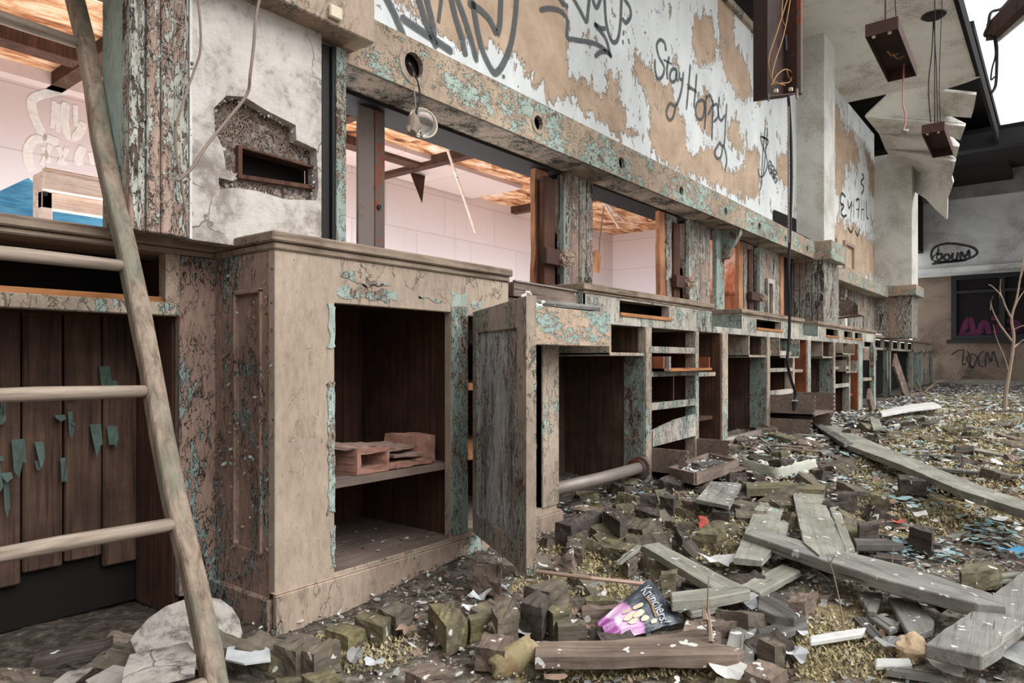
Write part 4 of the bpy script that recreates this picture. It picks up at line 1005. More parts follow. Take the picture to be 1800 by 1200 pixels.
def boards(name, a, b, n, mat, lab, cat='panel', z1=1.69, Y=1.99):
    xa, xb = X2(a, Y), X2(b, Y); w = (xb - xa) / n
    o = thing(name, lab, cat, ((xa + xb) / 2, Y, 1.0))
    m = MB()
    for i in range(n): m.box(xa + i * w, xa + (i + 1) * w - .006, Y + random.uniform(0, .004), Y + .03, 1.0, z1)
    m.box(xa, xb, Y + .03, Y + .05, 1.0, z1)
    build('boarding', m, mat, o, bevel=.003)
    build('edge_strip', MB().box(xa - .016, xa, Y - .004, Y + .02, 1.0, z1), 'mint', o)
    return o
boards('boarded_pier', 993, 1044, 4, 'pilaster', 'first pier of peeling pink and mint boards')
boards('boarded_pier', 1212, 1250, 4, 'pilaster', 'second pier of pink boards beside the bracket post')
o3 = boards('boarded_pier', 1336, 1371, 3, 'pilaster', 'third boarded pier with a narrow framed recess')
xa, xb = X2(1343), X2(1355)
build('recess', MB().plate([(xa, 1.0), (xb, 1.0), (xb, 1.42), (xa, 1.42)], [[(xa + .03, 1.02), (xb - .05, 1.02), (xb - .05, 1.38), (xa + .03, 1.38)]], lambda a, b, d: (a, 1.965 + d, b), .03), 'mintwhite', o3)
build('recess_back', MB().box(xa, xb, 1.984, 1.988, 1.0, 1.42), 'inner', o3)
struct('trim_26', MB().box(X2(1378), 6.95, 2.04, 2.12, 1.0, 1.69), 'dark')  # dark box, its colour painted as the unlit opening
struct('trim_27', MB().box(X2(1328), X2(1372), 2.1, 2.14, 1.0, 1.69), 'inner')
bpst = thing('bracket_post', 'mint post with a curved bracket under the beam', 'post', (X2(1260), 2.0, 1.0))
build('post', MB().box(X2(1254), X2(1268), 1.975, 2.01, .95, 1.68), 'mint', bpst, bevel=.004)
xb_ = X2(1268) - .01
br = [(2.0, 1.68), (1.835, 1.68), (1.84, 1.64), (1.87, 1.59), (1.91, 1.53), (1.925, 1.48), (1.935, 1.47), (2.0, 1.47)]
build('bracket', MB().plate(br, [], lambda a, b, d: (xb_ - d, a, b), .05), 'mint', bpst)
def wallbox(a, b, y0, y1, lab, rag=True):
    Y = 1.95; p = onY(a, y0, Y); q = onY(b, y1, Y)
    t = thing('wall_box', lab, 'box', ((p.x + q.x) / 2, Y, q.z))
    build('box_body', MB().box(p.x, q.x + .02, Y, 1.985, q.z, p.z), 'rustbox', t, bevel=.003)
    build('upright', MB().box(p.x + .03, p.x + .12, 1.985, 2.015, q.z - .12, 1.62), 'inner', t)
    if rag:
        bm = bmesh.new(); bmesh.ops.create_icosphere(bm, subdivisions=4, radius=1)
        r = (p.z - q.z) * .5
        for v in bm.verts:
            n_ = 1 + .35 * noise.noise(v.co * 2.2) + .25 * noise.noise(v.co * 6)
            v.co = Vector((v.co.x * r * 1.3, v.co.y * r * .9, v.co.z * r)) * n_ + Vector((q.x + r * 1.0, Y, (p.z + q.z) / 2))
        m = MB().add([v.co for v in bm.verts], [tuple(v.index for v in f.verts) for f in bm.faces]); bm.free()
        build('rag', m, 'twig', t, label='frayed brown stuffing')
    return t
wallbox(961, 986, 434, 467, 'first rag stuffed brown box on the wall, nearest the steel column')
wallbox(1190, 1206, 482, 507, 'second rag stuffed brown box on the wall')
wallbox(1322, 1338, 512, 530, 'third small brown box on the wall by the framed recess')
o = build('split_pipe_cover', MB().tube([onY(974, 318, 2.06), onY(975, 380, 2.06), onY(977, 384, 2.06), onY(981, 412, 2.08)], [.045, .045, .04, .012], 12), 'boxwood'); tag(o, 'split brown pipe casing hanging above the first wall box', 'pipe')
o = build('split_pipe_cover', MB().tube([onY(1196, 395, 2.06), onY(1197, 455, 2.06), onY(1201, 470, 2.06)], [.05, .05, .015], 12), 'boxwood'); tag(o, 'split brown pipe casing hanging above the second wall box', 'pipe')
o = build('peeled_strip', MB().add([onY(1040, 442, 2.0), onY(1050, 438, 1.98), onY(1057, 452, 1.97), onY(1054, 480, 1.97), onY(1044, 478, 1.985)], [(0, 1, 2, 3, 4)]), 'stud'); tag(o, 'torn orange sliver beside the first boarded pier', 'splinter')

# ---- back room contents
tf = thing('timber_frame', 'pale bolted timber frame holding the blue tarp', 'frame', (onY(80, 380, 3.2).x, 3.2, .1))
a, b = onY(73, 300, 3.2), onY(93, 380, 3.2)
build('post', MB().box(a.x, b.x, 3.2, 3.3, .1, a.z), 'timber', tf, bevel=.004)
z1 = onY(75, 296, 3.2).z
build('rail', MB().box(a.x, 2.0, 3.17, 3.2, z1 - .09, z1), 'timber', tf, bevel=.004)
z2 = onY(95, 338, 3.2).z
build('rail', MB().box(a.x, 2.0, 3.2, 3.24, z2 - .07, z2), 'timber', tf, bevel=.004)
build('steel_bar', MB().box(a.x, 2.6, 3.6, 3.64, 1.23, 1.27).box(2.5, 2.6, 3.2, 3.64, 1.23, 1.27), 'rust', tf)
for zz in (323, 331, 341): build('bolt', MB().tube([onY(80, zz, 3.199), onY(80, zz, 3.19)], .009, 8), 'black', tf)
tp = MB(); n1, n2_ = 24, 10; v = []
for i in range(n1 + 1):
    for j in range(n2_ + 1):
        X = -.6 + 3.0 * i / n1; f = j / n2_
        top = 1.53 - .75 * max(0, 1.09 - X) if X < 1.12 else 1.40
        z = top * f + (.5) * (1 - f); v.append((X, 3.42 + .05 * sin(X * 9 + f * 3) + .08 * noise.noise((X * 2, f * 2, 4)) - .15 * (1 - f), z))
tp.add(v, [(i * (n2_ + 1) + j, (i + 1) * (n2_ + 1) + j, (i + 1) * (n2_ + 1) + j + 1, i * (n2_ + 1) + j + 1) for i in range(n1) for j in range(n2_)])
o = build('tarp', tp, 'tarp', smooth=True); tag(o, 'blue tarpaulin slung in the back room behind the ladder', 'tarp')
def rod(pts, lab, r=.006, mat='timber', name='hanging_rod', cat='rod'):
    o = build(name, MB().tube(pts, r, 6), mat); tag(o, lab, cat); return o
rod([onY(782, 250, 3.0), onY(836, 409, 3.0)], 'long thin pale rod dangling in the first wide opening', .009)
rod([onY(1056, 347, 2.6), onY(1098, 389, 2.6)], 'upper of two pale rods dangling in the second opening', .010)
rod([onY(1056, 348, 2.62), onY(1088, 400, 2.62)], 'lower of two pale rods dangling in the second opening', .010)
rod([onY(1062, 360, 2.65), onY(1054, 420, 2.65), onY(1053, 445, 2.65)], 'thin grey strip hanging beside the first boarded pier', .005, 'wire')
o = build('torn_panel', MB().add([onZ(718, 296, 2.5), onZ(748, 304, 2.5), onY(742, 358, 4.45)], [(0, 1, 2)]), 'inner'); tag(o, 'pointed scrap hanging from the back room ceiling', 'scrap')

# ================================================================== HANGING THINGS
wr = [onY(458, -10, 1.70), onY(450, 30, 1.70), onY(446, 80, 1.70), onY(440, 130, 1.70), onY(434, 166, 1.72), onY(400, 210, 1.73), onY(366, 252, 1.73), onY(335, 298, 1.73), onY(312, 318, 1.735)]
o = build('loose_wire', MB().tube(smooth_line(wr), .004, 6), 'wire'); tag(o, 'grey wire dropping across the torn hole in the plaster pier', 'wire')
o = build('loose_wire', MB().tube(smooth_line([Vector((onY(348, -8, 1.72).x, 1.715, 1.73)), onY(348, -8, 1.72), onY(352, 40, 1.72), onY(352, 90, 1.72), onY(340, 128, 1.73), onY(322, 180, 1.73), onY(308, 240, 1.74), onY(320, 330, 1.74), onY(328, 380, 1.74)]), .003, 6), 'wire'); tag(o, 'thin wire trailing down the reeded pilaster', 'wire')
# broken lamp under the first hole
lp = thing('broken_lamp', 'smashed glass lamp dangling by its cord from the first beam hole', 'lamp', onY(738, 238, 1.74))
build('cord', MB().tube(smooth_line([onY(722, 112, 1.84), onY(726, 122, 1.80), onY(736, 150, 1.77), onY(738, 175, 1.75), onY(732, 195, 1.74), onY(735, 208, 1.74)]), .0035, 6), 'black', lp)
build('cord', MB().tube(smooth_line([onY(719, 110, 1.84), onY(727, 130, 1.79), onY(728, 155, 1.77), onY(731, 190, 1.74)]), .002, 5), 'wire', lp)
c = onY(744, 216, 1.74); ax = Vector((-.35, -.9, .1)).normalized(); u_ = ax.orthogonal().normalized(); w_ = ax.cross(u_)
gm = MB(); R_ = .052; vs = []; nu, nv = 16, 6
for j in range(nv + 1):
    th = pi / 2 * j / nv
    for i in range(nu):
        ph = 2 * pi * i / nu; vs.append(c + (u_ * cos(ph) + w_ * sin(ph)) * R_ * cos(th) - ax * R_ * .9 * sin(th))
gm.add(vs, [(j * nu + i, j * nu + (i + 1) % nu, (j + 1) * nu + (i + 1) % nu, (j + 1) * nu + i) for j in range(nv) for i in range(nu)])
build('glass_bowl', gm, 'glass', lp, smooth=True)
build('rim', MB().tube([c + (u_ * cos(2 * pi * i / 24) + w_ * sin(2 * pi * i / 24)) * R_ for i in range(25)], .003, 6), 'cream', lp)
build('socket', MB().tube([onY(727, 205, 1.73), onY(728, 222, 1.72), onY(724, 234, 1.71)], [.016, .024, .015], 10), 'wire', lp)
for (a, b, r) in ((718, 230, .010), (730, 236, .009), (741, 238, .007)): build('bulb_stub', MB().tube([onY(a, b - 6, 1.72), onY(a, b + 3, 1.71)], [r, r * .6], 8), 'wire', lp)
# fluorescent troughs
def trough(near, dirv, L, wv, H, name, lab, parts):
    """open tray: near = corner, dirv along, wv across (width vector), H depth vector; open side faces -H"""
    t = thing(name, lab, 'light fixture', near, 'rusted light trays')
    d = Vector(dirv).normalized() * L; w = Vector(wv); h = Vector(H); e = .004
    def slabm(o_, a, b, th):
        n = Vector(a).cross(Vector(b)).normalized() * th
        return MB().add([o_, o_ + a, o_ + a + b, o_ + b, o_ + n, o_ + a + n, o_ + a + b + n, o_ + b + n], [(0, 1, 2, 3), (7, 6, 5, 4), (0, 4, 5, 1), (1, 5, 6, 2), (2, 6, 7, 3), (3, 7, 4, 0)])
    N = Vector(near)
    build('tray_back', slabm(N + h, d, w, e), 'traydark', t)
    build('tray_side', slabm(N, d, h, e), 'traydark', t); build('tray_side', slabm(N + w, d, h, e), 'rustbox', t)
    build('end_cap', slabm(N, w, h, e), 'rustbox', t); build('end_cap', slabm(N + d, w, h, e), 'rustbox', t)
    for fr in (.25, .75):
        build('lamp_holder', MB().box(*[q for ax_ in range(3) for q in ((N + w * fr + d * .02)[ax_] - .008, (N + w * fr + d * .02)[ax_] + .008)]), 'cream', t)
    return t
# 1: tray hanging on end in front of the wall
Yt = 1.04; t_ = Yt / ray(1380, 100).y
p0 = onY(1350, 170, Yt); p1 = onY(1402, 164, Yt)
F1 = trough(p0, (0, 0, 1), 1.15, p1 - p0, (.02, .07, 0), 'light_tray', 'brown light tray hanging on end, yellow wires spilling out of it', None)
o = build('tray_lip', MB().bar(p1 + Vector((.018, 0, 0)), p1 + Vector((.018, 0, 1.15)), .03, .03, (0, 1, 0)), 'rust', F1)
for pts in ([(1385, -5), (1368, 50), (1352, 100), (1353, 130), (1362, 150)], [(1390, -5), (1378, 60), (1362, 110), (1358, 140), (1380, 150)], [(1356, 150), (1366, 132), (1380, 122), (1392, 128), (1388, 144), (1372, 146)], [(1383, 122), (1386, 135), (1394, 145)], [(1376, -4), (1374, 30), (1380, 45)]):
    build('wire', MB().tube(smooth_line([onY(a, b, Yt + .03) for a, b in pts]), .0028, 5), 'copper', F1)
build('ballast', MB().tube([onY(1380, 62, Yt + .04), onY(1381, 90, Yt + .04)], .009, 8), 'black', F1)
build('hook', MB().tube(smooth_line([p0 + Vector((0, 0, .01)), p0 + Vector((-.02, -.01, .0)), p0 + Vector((-.025, -.01, -.03))]), .004, 6), 'rust', F1)
build('bracket', MB().box(p1.x - .02, p1.x, Yt - .004, Yt + .004, p1.z - .03, p1.z + .02), 'pipe', F1)
rod([p0 + Vector((.07, .05, 1.15)), p0 + Vector((.07, .05, 1.7))], 'chain rod holding up the upright light tray', .005, 'black', 'hanging_rod')
# its power cord hanging down to the desks
cp = [(1386, 168), (1390, 240), (1391, 320), (1389, 400), (1386, 480), (1388, 540), (1387, 600), (1384, 635), (1390, 665), (1398, 690), (1397, 705)]
hc = thing('power_cable', 'black cord with a plug hanging in front of the desks', 'cord', onY(1390, 400, Yt))
build('cord', MB().tube(smooth_line([onY(a, b, Yt) for a, b in cp]), .0075, 8), 'black', hc, smooth=True)
build('plug', MB().tube([onY(1397, 702, Yt), onY(1397, 708, Yt), onY(1396, 722, Yt)], [.009, .014, .008], 8), 'black', hc)
build('plug_clip', MB().tube([onY(1391, 704, Yt - .01), onY(1402, 704, Yt - .01)], .004, 6), 'pipe', hc)
ch = MB()
for i in range(70):
    z = onY(1388, 190 + i * 3.4, Yt); ch.box(z.x - .020 - (.004 if i % 2 else 0), z.x - .013, Yt - .003, Yt + .003, z.z - .005, z.z + .003)
build('chain', ch, 'pipe', hc)
# 2 and 3: trays still level under the ceiling
def level_tray(px, py, zt, L, w, lab):
    p = onZ(px, py, zt)
    t = trough(p, (1, .03, 0), L, (0.0, -w, 0), (0, 0, .07), 'light_tray', lab, None)
    build('hanging_wire', MB().tube([p + Vector((.12, -w / 2, .07)), p + Vector((.12, -w / 2, 3.8 - zt))], .004, 5), 'black', t)
    build('hanging_wire', MB().tube(smooth_line([p + Vector((L * .7, -w / 2, .07)), p + Vector((L * .68, -w / 2 + .02, .5)), p + Vector((L * .7, -w / 2, 3.8 - zt))]), .003, 5), 'black', t)
    return t
F2 = level_tray(1521, 66, 2.53, .78, .16, 'larger level light tray hung from the ceiling, pink cord beside it')
F3 = level_tray(1620, 236, 2.50, .8, .15, 'smaller level light tray farther down the hall under the torn ceiling')
for a, b in ((1560, 90), (1570, 95)):
    build('wire', MB().tube(smooth_line([onZ(a, b, 2.55), onZ(a + 8, b + 8, 2.56), onZ(a + 18, b + 4, 2.55)]), .004, 5), 'copper', F2)
pc = thing('pink_cable', 'pink cord with a metal end hanging below the larger level tray', 'cord', at(1590, 180, 4.4))
build('cord', MB().tube(smooth_line([at(1590, 95, 4.4), at(1588, 140, 4.4), at(1587, 180, 4.4), at(1592, 205, 4.4), at(1589, 228, 4.4)]), .005, 6), 'pinkcord', pc)
build('metal_end', MB().tube([at(1586, 230, 4.4), at(1592, 231, 4.4), at(1597, 229, 4.4)], [.012, .016, .008], 8), 'pipe', pc)
rs = thing('ceiling_rose', 'dark round ceiling plate with two thin wires', 'fitting', onZ(1641, 28, 3.79))
c = onZ(1641, 28, 3.79)
build('plate', MB().tube([c + Vector((0, 0, -.02)), c], [.07, .10], 18), 'black', rs)
build('wire', MB().tube(smooth_line([c, at(1638, 90, (c - EYE).length / ray(1641, 28).length), at(1632, 150, 6.2), at(1636, 215, 6.2)]), .005, 5), 'black', rs)
build('wire', MB().tube([c, at(1646, 120, 6.2), at(1648, 216, 6.3)], .004, 5), 'black', rs)
# steel against the sky
sk = thing('roof_beam', 'red rusted roof beam end jutting into the sky at the top right', 'beam', at(1775, 30, 6))
build('beam', MB().bar(at(1745, 56, 6.0), at(1835, -30, 5.0), .10, .14), 'rustbox', sk)
build('cladding', MB().bar(at(1753, 64, 6.0), at(1845, -14, 5.0), .02, .10), 'white', sk)
build('cable', MB().tube(smooth_line([at(1778, -5, 5.9), at(1760, 15, 5.9), at(1742, 22, 5.9), at(1737, 45, 5.9), at(1731, 62, 5.9), at(1745, 64, 5.9), at(1752, 80, 5.9), at(1752, 120, 5.9), at(1750, 150, 5.9), at(1743, 163, 5.9)]), .012, 6), 'black', sk)
build('cable', MB().tube(smooth_line([at(1747, 66, 5.92), at(1750, 95, 5.92), at(1744, 120, 5.92), at(1742, 140, 5.92), at(1748, 135, 5.92)]), .007, 6), 'black', sk)

# ================================================================== RUBBLE ON THE FLOOR
def jag(pts, amt):
    """roughen an outline of 3D points a little"""
    out = []; n = len(pts)
    for i in range(n):
        a, b = pts[i], pts[(i + 1) % n]; out.append(a)
        L = (b - a).length; k = int(L / .07)
        for j in range(1, k):
            p = a.lerp(b, j / k); sd = (b - a).cross(Vector((0, 0, 1))).normalized()
            out.append(p + sd * random.uniform(-amt, amt))
    return out
OBST = []
def piece(name, lab, cat, px, h, th, mat, rough=.0015, group=None, bevel=.003, tilt=None, axis=None):
    """a board or block whose top face has the outline px, h above the ground"""
    cx = sum(p[0] for p in px) / len(px); cy = sum(p[1] for p in px) / len(px)
    g = onG(cx, cy, h); P = Vector((g.x, g.y, g.z)); n = Vector(tilt or (0, 0, 1))
    pts = [onP(a, b, P, n) for a, b in px]
    OBST.append([(p.x, p.y) for p in pts])
    e = [(pts[(i + 1) % len(pts)] - pts[i]) for i in range(len(pts))]
    ax = max(e, key=lambda v: v.length) if axis is None else Vector(axis)
    m = MB().slab(jag(pts, rough) if rough else pts, th)
    blk = name in ('floor_block', 'brick_chip')
    o = build(name, m, mat, frame=ax, bevel=0 if blk else bevel); tag(o, lab, cat, group)
    if blk: roughen(o, .006)
    elif name in ('board', 'moulding'): roughen(o, .0022, 1, 22)
    return o
# long boards
piece('board', 'wide dark grey plank jutting in at the lower right edge', 'board', [(1624, 1130), (1726, 1152), (1762, 1132), (1766, 1118), (1800, 1092), (1885, 1030), (1870, 948), (1800, 1000), (1728, 1058), (1660, 1104)], .075, .034, 'grey')
piece('board', 'long heavy plank lying diagonally over the pale boards', 'board', [(1306, 936), (1324, 925), (1440, 957), (1580, 991), (1745, 1042), (1770, 1064), (1716, 1060), (1560, 1019), (1440, 981)], .10, .036, 'grey')
piece('board', 'pale greenish board under the left end of the long plank', 'board', [(1334, 881), (1380, 882), (1372, 915), (1388, 908), (1383, 938), (1340, 985), (1290, 980), (1308, 938)], .05, .02, 'greygreen')
piece('board', 'widest pale greenish board, cracked lengthwise', 'board', [(1392, 862), (1446, 863), (1453, 890), (1486, 965), (1440, 975), (1412, 952)], .055, .02, 'greygreen')
piece('board', 'narrow pale greenish board right of the cracked one', 'board', [(1457, 890), (1474, 889), (1502, 962), (1486, 970)], .055, .02, 'greygreen')
piece('moulding', 'pale grooved moulding sloping down toward the short boards', 'moulding', [(1128, 958), (1158, 953), (1228, 990), (1312, 1031), (1252, 1032)], .075, .022, 'greygreen')
piece('moulding', 'short thin moulding meeting the upper end of the grooved one', 'moulding', [(1120, 955), (1132, 958), (1092, 985), (1082, 985)], .065, .016, 'greygreen')
piece('board', 'short pale board with a grooved edge below the long plank', 'board', [(1374, 990), (1408, 1002), (1336, 1042), (1300, 1027)], .05, .022, 'greygreen')
piece('board', 'thick pale lath lying crosswise above the crisp packet', 'board', [(1178, 1040), (1255, 1031), (1316, 1033), (1321, 1037), (1250, 1050), (1180, 1056)], .085, .03, 'greygreen')
piece('board', 'reddish half round board splintered at its right end', 'board', [(940, 1127), (1080, 1124), (1190, 1112), (1225, 1103), (1268, 1110), (1230, 1124), (1300, 1138), (1310, 1143), (1298, 1149), (1150, 1151), (940, 1153)], .06, .03, 'brownwood', rough=.003)
piece('board', 'upright looking blue grey board below the crumpled paper', 'board', [(1285, 1088), (1330, 1091), (1326, 1169), (1268, 1161)], .035, .018, 'grey')
piece('board', 'brown wedge of board right of the crisp packet', 'board', [(1208, 1074), (1244, 1087), (1268, 1127), (1198, 1108)], .04, .02, 'brownwood')
piece('board', 'small grey board end under the crosswise lath', 'board', [(1196, 1060), (1230, 1055), (1264, 1065), (1215, 1075)], .06, .02, 'grey')
piece('board', 'black splintered board right of the crumpled paper', 'board', [(1332, 1044), (1362, 1050), (1408, 1076), (1398, 1086), (1362, 1080), (1330, 1068)], .06, .03, 'dkgrey', rough=.004)
piece('board', 'frayed grey lath pointing at the moss patch', 'board', [(1330, 1104), (1380, 1088), (1416, 1080), (1420, 1098), (1380, 1112), (1334, 1119)], .04, .02, 'dkgrey', rough=.003)
piece('board', 'grey board slab between moss and dark plank', 'board', [(1560, 1048), (1610, 1050), (1642, 1088), (1640, 1104), (1600, 1119)], .04, .02, 'grey')
piece('board', 'square grey board end under the middle of the long plank', 'board', [(1506, 1038), (1552, 1040), (1540, 1074), (1524, 1072)], .035, .018, 'grey')
piece('board', 'worn grey chip of board on the moss', 'board', [(1520, 1078), (1545, 1078), (1580, 1092), (1582, 1102), (1564, 1108)], .025, .015, 'grey')
piece('board', 'long thin plank stretching across the far rubble to the right edge', 'board', [(1420, 738), (1455, 740), (1490, 757), (1530, 774), (1640, 820), (1760, 866), (1850, 890), (1850, 912), (1760, 884), (1685, 860), (1583, 816), (1490, 782)], .09, .03, 'greygreen')
piece('board', 'square grey drawer bottom lying below the fallen drawer', 'board', [(1250, 846), (1305, 848), (1281, 889), (1223, 877)], .07, .016, 'grey')
piece('trim_strip', 'longer white trim strip on the moss', 'trim strip', [(1422, 1117), (1480, 1107), (1523, 1101), (1515, 1113), (1424, 1127)], .03, .014, 'white', rough=.0004)
piece('trim_strip', 'shorter white trim strip at the bottom of the moss', 'trim strip', [(1538, 1156), (1600, 1156), (1604, 1168), (1538, 1169)], .025, .012, 'white', rough=.0004)
piece('board', 'dark flat lath right of the narrow pale board', 'board', [(1500, 945), (1560, 946), (1590, 956), (1504, 956)], .05, .025, 'dkgrey')
piece('board', 'pair of pale laths near the right edge, upper one', 'board', [(1706, 1012), (1760, 1005), (1796, 1003), (1796, 1007), (1710, 1016)], .04, .012, 'greygreen')
piece('board', 'pair of pale laths near the right edge, lower one', 'board', [(1704, 1022), (1750, 1018), (1780, 1014), (1778, 1019), (1706, 1027)], .03, .012, 'greygreen')
piece('board', 'white board lying far off before the leaning boards', 'board', [(1545, 722), (1600, 710), (1640, 706), (1655, 712), (1600, 718), (1550, 727)], .1, .03, 'white')
piece('board', 'short pale board on the floor before the farthest desk', 'board', [(1528, 733), (1545, 733), (1552, 752), (1534, 752)], .05, .02, 'greygreen')
piece('board', 'dark board angled under the far end of the thin plank', 'board', [(1425, 742), (1440, 742), (1500, 778), (1484, 780)], .04, .02, 'dkgrey')
piece('board', 'mossy beam half sunk behind the pale boards', 'board', [(1310, 848), (1380, 846), (1450, 854), (1450, 860), (1380, 856), (1312, 857)], .05, .04, 'blockmoss')
# blocks of the wood floor, each with its own look or place
BL = [
 ('left of a pair of dark mossy blocks at the cabinet corner', [(478, 1131), (520, 1145), (568, 1121), (526, 1108)], .075, .07, 'block'),
 ('right of a pair of dark mossy blocks at the cabinet corner', [(529, 1142), (552, 1150), (601, 1125), (580, 1118)], .075, .07, 'block'),
 ('rounded mossy block just behind the corner pair', [(569, 1104), (612, 1119), (646, 1102), (606, 1090)], .055, .05, 'blockmoss'),
 ('flat block with a green corner against the cabinet base', [(622, 1082), (674, 1103), (688, 1084), (646, 1068)], .06, .05, 'blockmoss'),
 ('flat grey block next to the green cornered one', [(664, 1070), (696, 1084), (728, 1066), (700, 1052)], .06, .05, 'block'),
 ('long mossy block pointing out from the cabinet base', [(752, 1060), (784, 1101), (822, 1087), (796, 1056)], .075, .07, 'blockmoss'),
 ('pale topped block at the very bottom of the floor', [(708, 1176), (740, 1191), (792, 1180), (772, 1162)], .06, .06, 'brownwood'),
 ('crumbling mossy block at the bottom left of the pale one', [(528, 1186), (556, 1202), (602, 1187), (582, 1172)], .05, .06, 'blockmoss'),
 ('squat mossy cube in front of the pale torn sheet', [(822, 1080), (862, 1077), (868, 1083), (826, 1090)], .07, .07, 'blockmoss'),
 ('tilted mossy block left of the grooved one', [(862, 1066), (904, 1044), (913, 1080), (874, 1090)], .09, .07, 'block'),
 ('deeply grooved dark block', [(914, 1058), (944, 1032), (974, 1048), (952, 1068)], .10, .08, 'blockdark'),
 ('wide mossy block behind the grooved one', [(920, 1029), (990, 1013), (1000, 1031), (966, 1041)], .09, .07, 'block'),
 ('mossy block right of the grooved one', [(960, 1068), (1006, 1058), (1002, 1073), (972, 1079)], .08, .07, 'blockmoss'),
 ('rounded grey block beside the dry leaf', [(978, 1092), (986, 1086), (1026, 1090), (1032, 1099), (980, 1102)], .065, .06, 'block'),
 ('long brown block left of the crisp packet', [(1020, 1062), (1090, 1060), (1088, 1069), (1024, 1073)], .06, .05, 'brownwood'),
 ('thin mossy slip of block above the long brown one', [(1028, 1046), (1080, 1049), (1082, 1056), (1030, 1056)], .05, .03, 'blockmoss'),
 ('block with a bleached top behind the tin cup', [(833, 1136), (886, 1145), (904, 1116), (852, 1110)], .06, .055, 'brownwood'),
 ('dark block tucked under the open door', [(830, 1008), (880, 1015), (882, 990), (832, 986)], .075, .06, 'brownwood'),
 ('long split block right of the door', [(976, 918), (1004, 923), (1060, 900), (1030, 897)], .09, .08, 'blockdark'),
 ('black tilted block in front of the kneehole', [(1058, 896), (1090, 917), (1104, 908), (1072, 888)], .10, .06, 'blockdark'),
 ('grey slanting block below the long split one', [(994, 962), (1024, 965), (1032, 932), (998, 930)], .06, .05, 'block'),
 ('wide dark block under the nearest foot rail', [(1116, 894), (1160, 908), (1158, 892), (1116, 888)], .06, .05, 'blockdark'),
 ('left of two dark blocks by the leg of the nearest desk', [(1124, 870), (1154, 870), (1150, 866), (1128, 866)], .07, .07, 'blockdark'),
 ('right of two dark blocks by the leg of the nearest desk', [(1158, 872), (1184, 876), (1194, 870), (1168, 867)], .08, .07, 'blockdark'),
 ('flat mossy plate of blocks in mid floor', [(1058, 960), (1100, 967), (1150, 940), (1112, 926), (1040, 938)], .04, .05, 'blockmoss'),
 ('black slanted block right of the mossy plate', [(1184, 922), (1200, 948), (1214, 940), (1198, 918)], .06, .05, 'blockdark'),
 ('small upright mossy stump under the grooved moulding', [(1160, 1001), (1190, 1000), (1189, 1008), (1162, 1010)], .085, .07, 'blockmoss'),
 ('shiny black block right of the pale boards', [(1595, 924), (1612, 918), (1642, 929), (1638, 937)], .09, .08, 'blockdark'),
 ('dark red brown block left of the moss tuft', [(1474, 862), (1508, 863), (1508, 868), (1472, 868)], .08, .07, 'blockdark'),
 ('dark block capped by a moss tuft', [(1532, 863), (1562, 864), (1562, 872), (1530, 870)], .07, .07, 'blockmoss'),
 ('dark block behind the narrow pale board', [(1508, 918), (1544, 916), (1545, 921), (1510, 923)], .08, .07, 'blockdark'),
 ('brown block with a mossy edge above the moss patch', [(1382, 1056), (1416, 1057), (1436, 1040), (1402, 1040)], .06, .055, 'brownwood'),
 ('dark square block right of the blue grey board', [(1330, 1120), (1362, 1136), (1384, 1132), (1350, 1116)], .08, .075, 'block'),
 ('big block at the bottom edge', [(1308, 1178), (1332, 1156), (1386, 1174), (1354, 1196)], .08, .08, 'brownwood'),
 ('small wedge block left of the moulding', [(1090, 978), (1102, 970), (1122, 980), (1104, 992)], .05, .04, 'block'),
 ('flat black block below the big thin plank', [(1578, 832), (1630, 838), (1628, 846), (1580, 842)], .09, .06, 'blockdark'),
 ('flat dark board like block right of the thin lath', [(1538, 968), (1588, 975), (1586, 984), (1540, 978)], .05, .04, 'blockdark'),
 ('round backed mossy block at the right', [(1686, 1000), (1720, 988), (1742, 988), (1764, 996), (1740, 1002), (1690, 1008)], .07, .06, 'blockmoss'),
 ('rectangular mossy block left of the pale boards', [(1215, 935), (1260, 940), (1300, 922), (1262, 912)], .05, .05, 'blockmoss'),
 ('dark block beside the red brick chip', [(1250, 898), (1282, 902), (1284, 890), (1256, 888)], .06, .06, 'blockdark'),
]
for lab, px, h, th, mat in BL:
    piece('floor_block', lab, 'wood block', px, h, th, mat, rough=.002, bevel=.005, group='blocks of the broken up wood floor')
piece('brick_chip', 'red brick chip among the mossy blocks', 'brick', [(1227, 906), (1241, 905), (1246, 914), (1229, 917)], .055, .045, 'brick', rough=.002)
# more blocks, scattered along the counters where the floor has heaved
protos = []
def protoblock(L, W, H, mat, seed):
    random.seed(seed); m = MB(); v = []
    for i in range(4):
        x = -L / 2 + L * i / 3
        for (y, z) in ((-W / 2, 0), (W / 2, 0), (W / 2, H), (-W / 2, H)):
            v.append((x + random.uniform(-.004, .004), y + random.uniform(-.003, .003), z + random.uniform(-.003, .003)))
    m.add(v, [(4 * i + k, 4 * i + (k + 1) % 4, 4 * i + 4 + (k + 1) % 4, 4 * i + 4 + k) for i in range(3) for k in range(4)] + [(3, 2, 1, 0), (12, 13, 14, 15)])
    me = bpy.data.meshes.new('floor_block'); me.from_pydata(m.v, [], m.f); me.materials.append(MAT[mat])
    bm = bmesh.new(); bm.from_mesh(me); bmesh.ops.recalc_face_normals(bm, faces=bm.faces); bm.to_mesh(me); bm.free()
    class _O: data = me
    roughen(_O, .006); return me
for i, (L, W, H, mt) in enumerate(((.14, .085, .07, 'block'), (.11, .08, .07, 'blockmoss'), (.16, .09, .05, 'blockdark'), (.12, .085, .06, 'block'), (.1, .08, .07, 'blockdark'), (.15, .09, .045, 'blockmoss'), (.13, .07, .05, 'brownwood'))):
    protos.append(protoblock(L, W, H, mt, 40 + i))
random.seed(21)
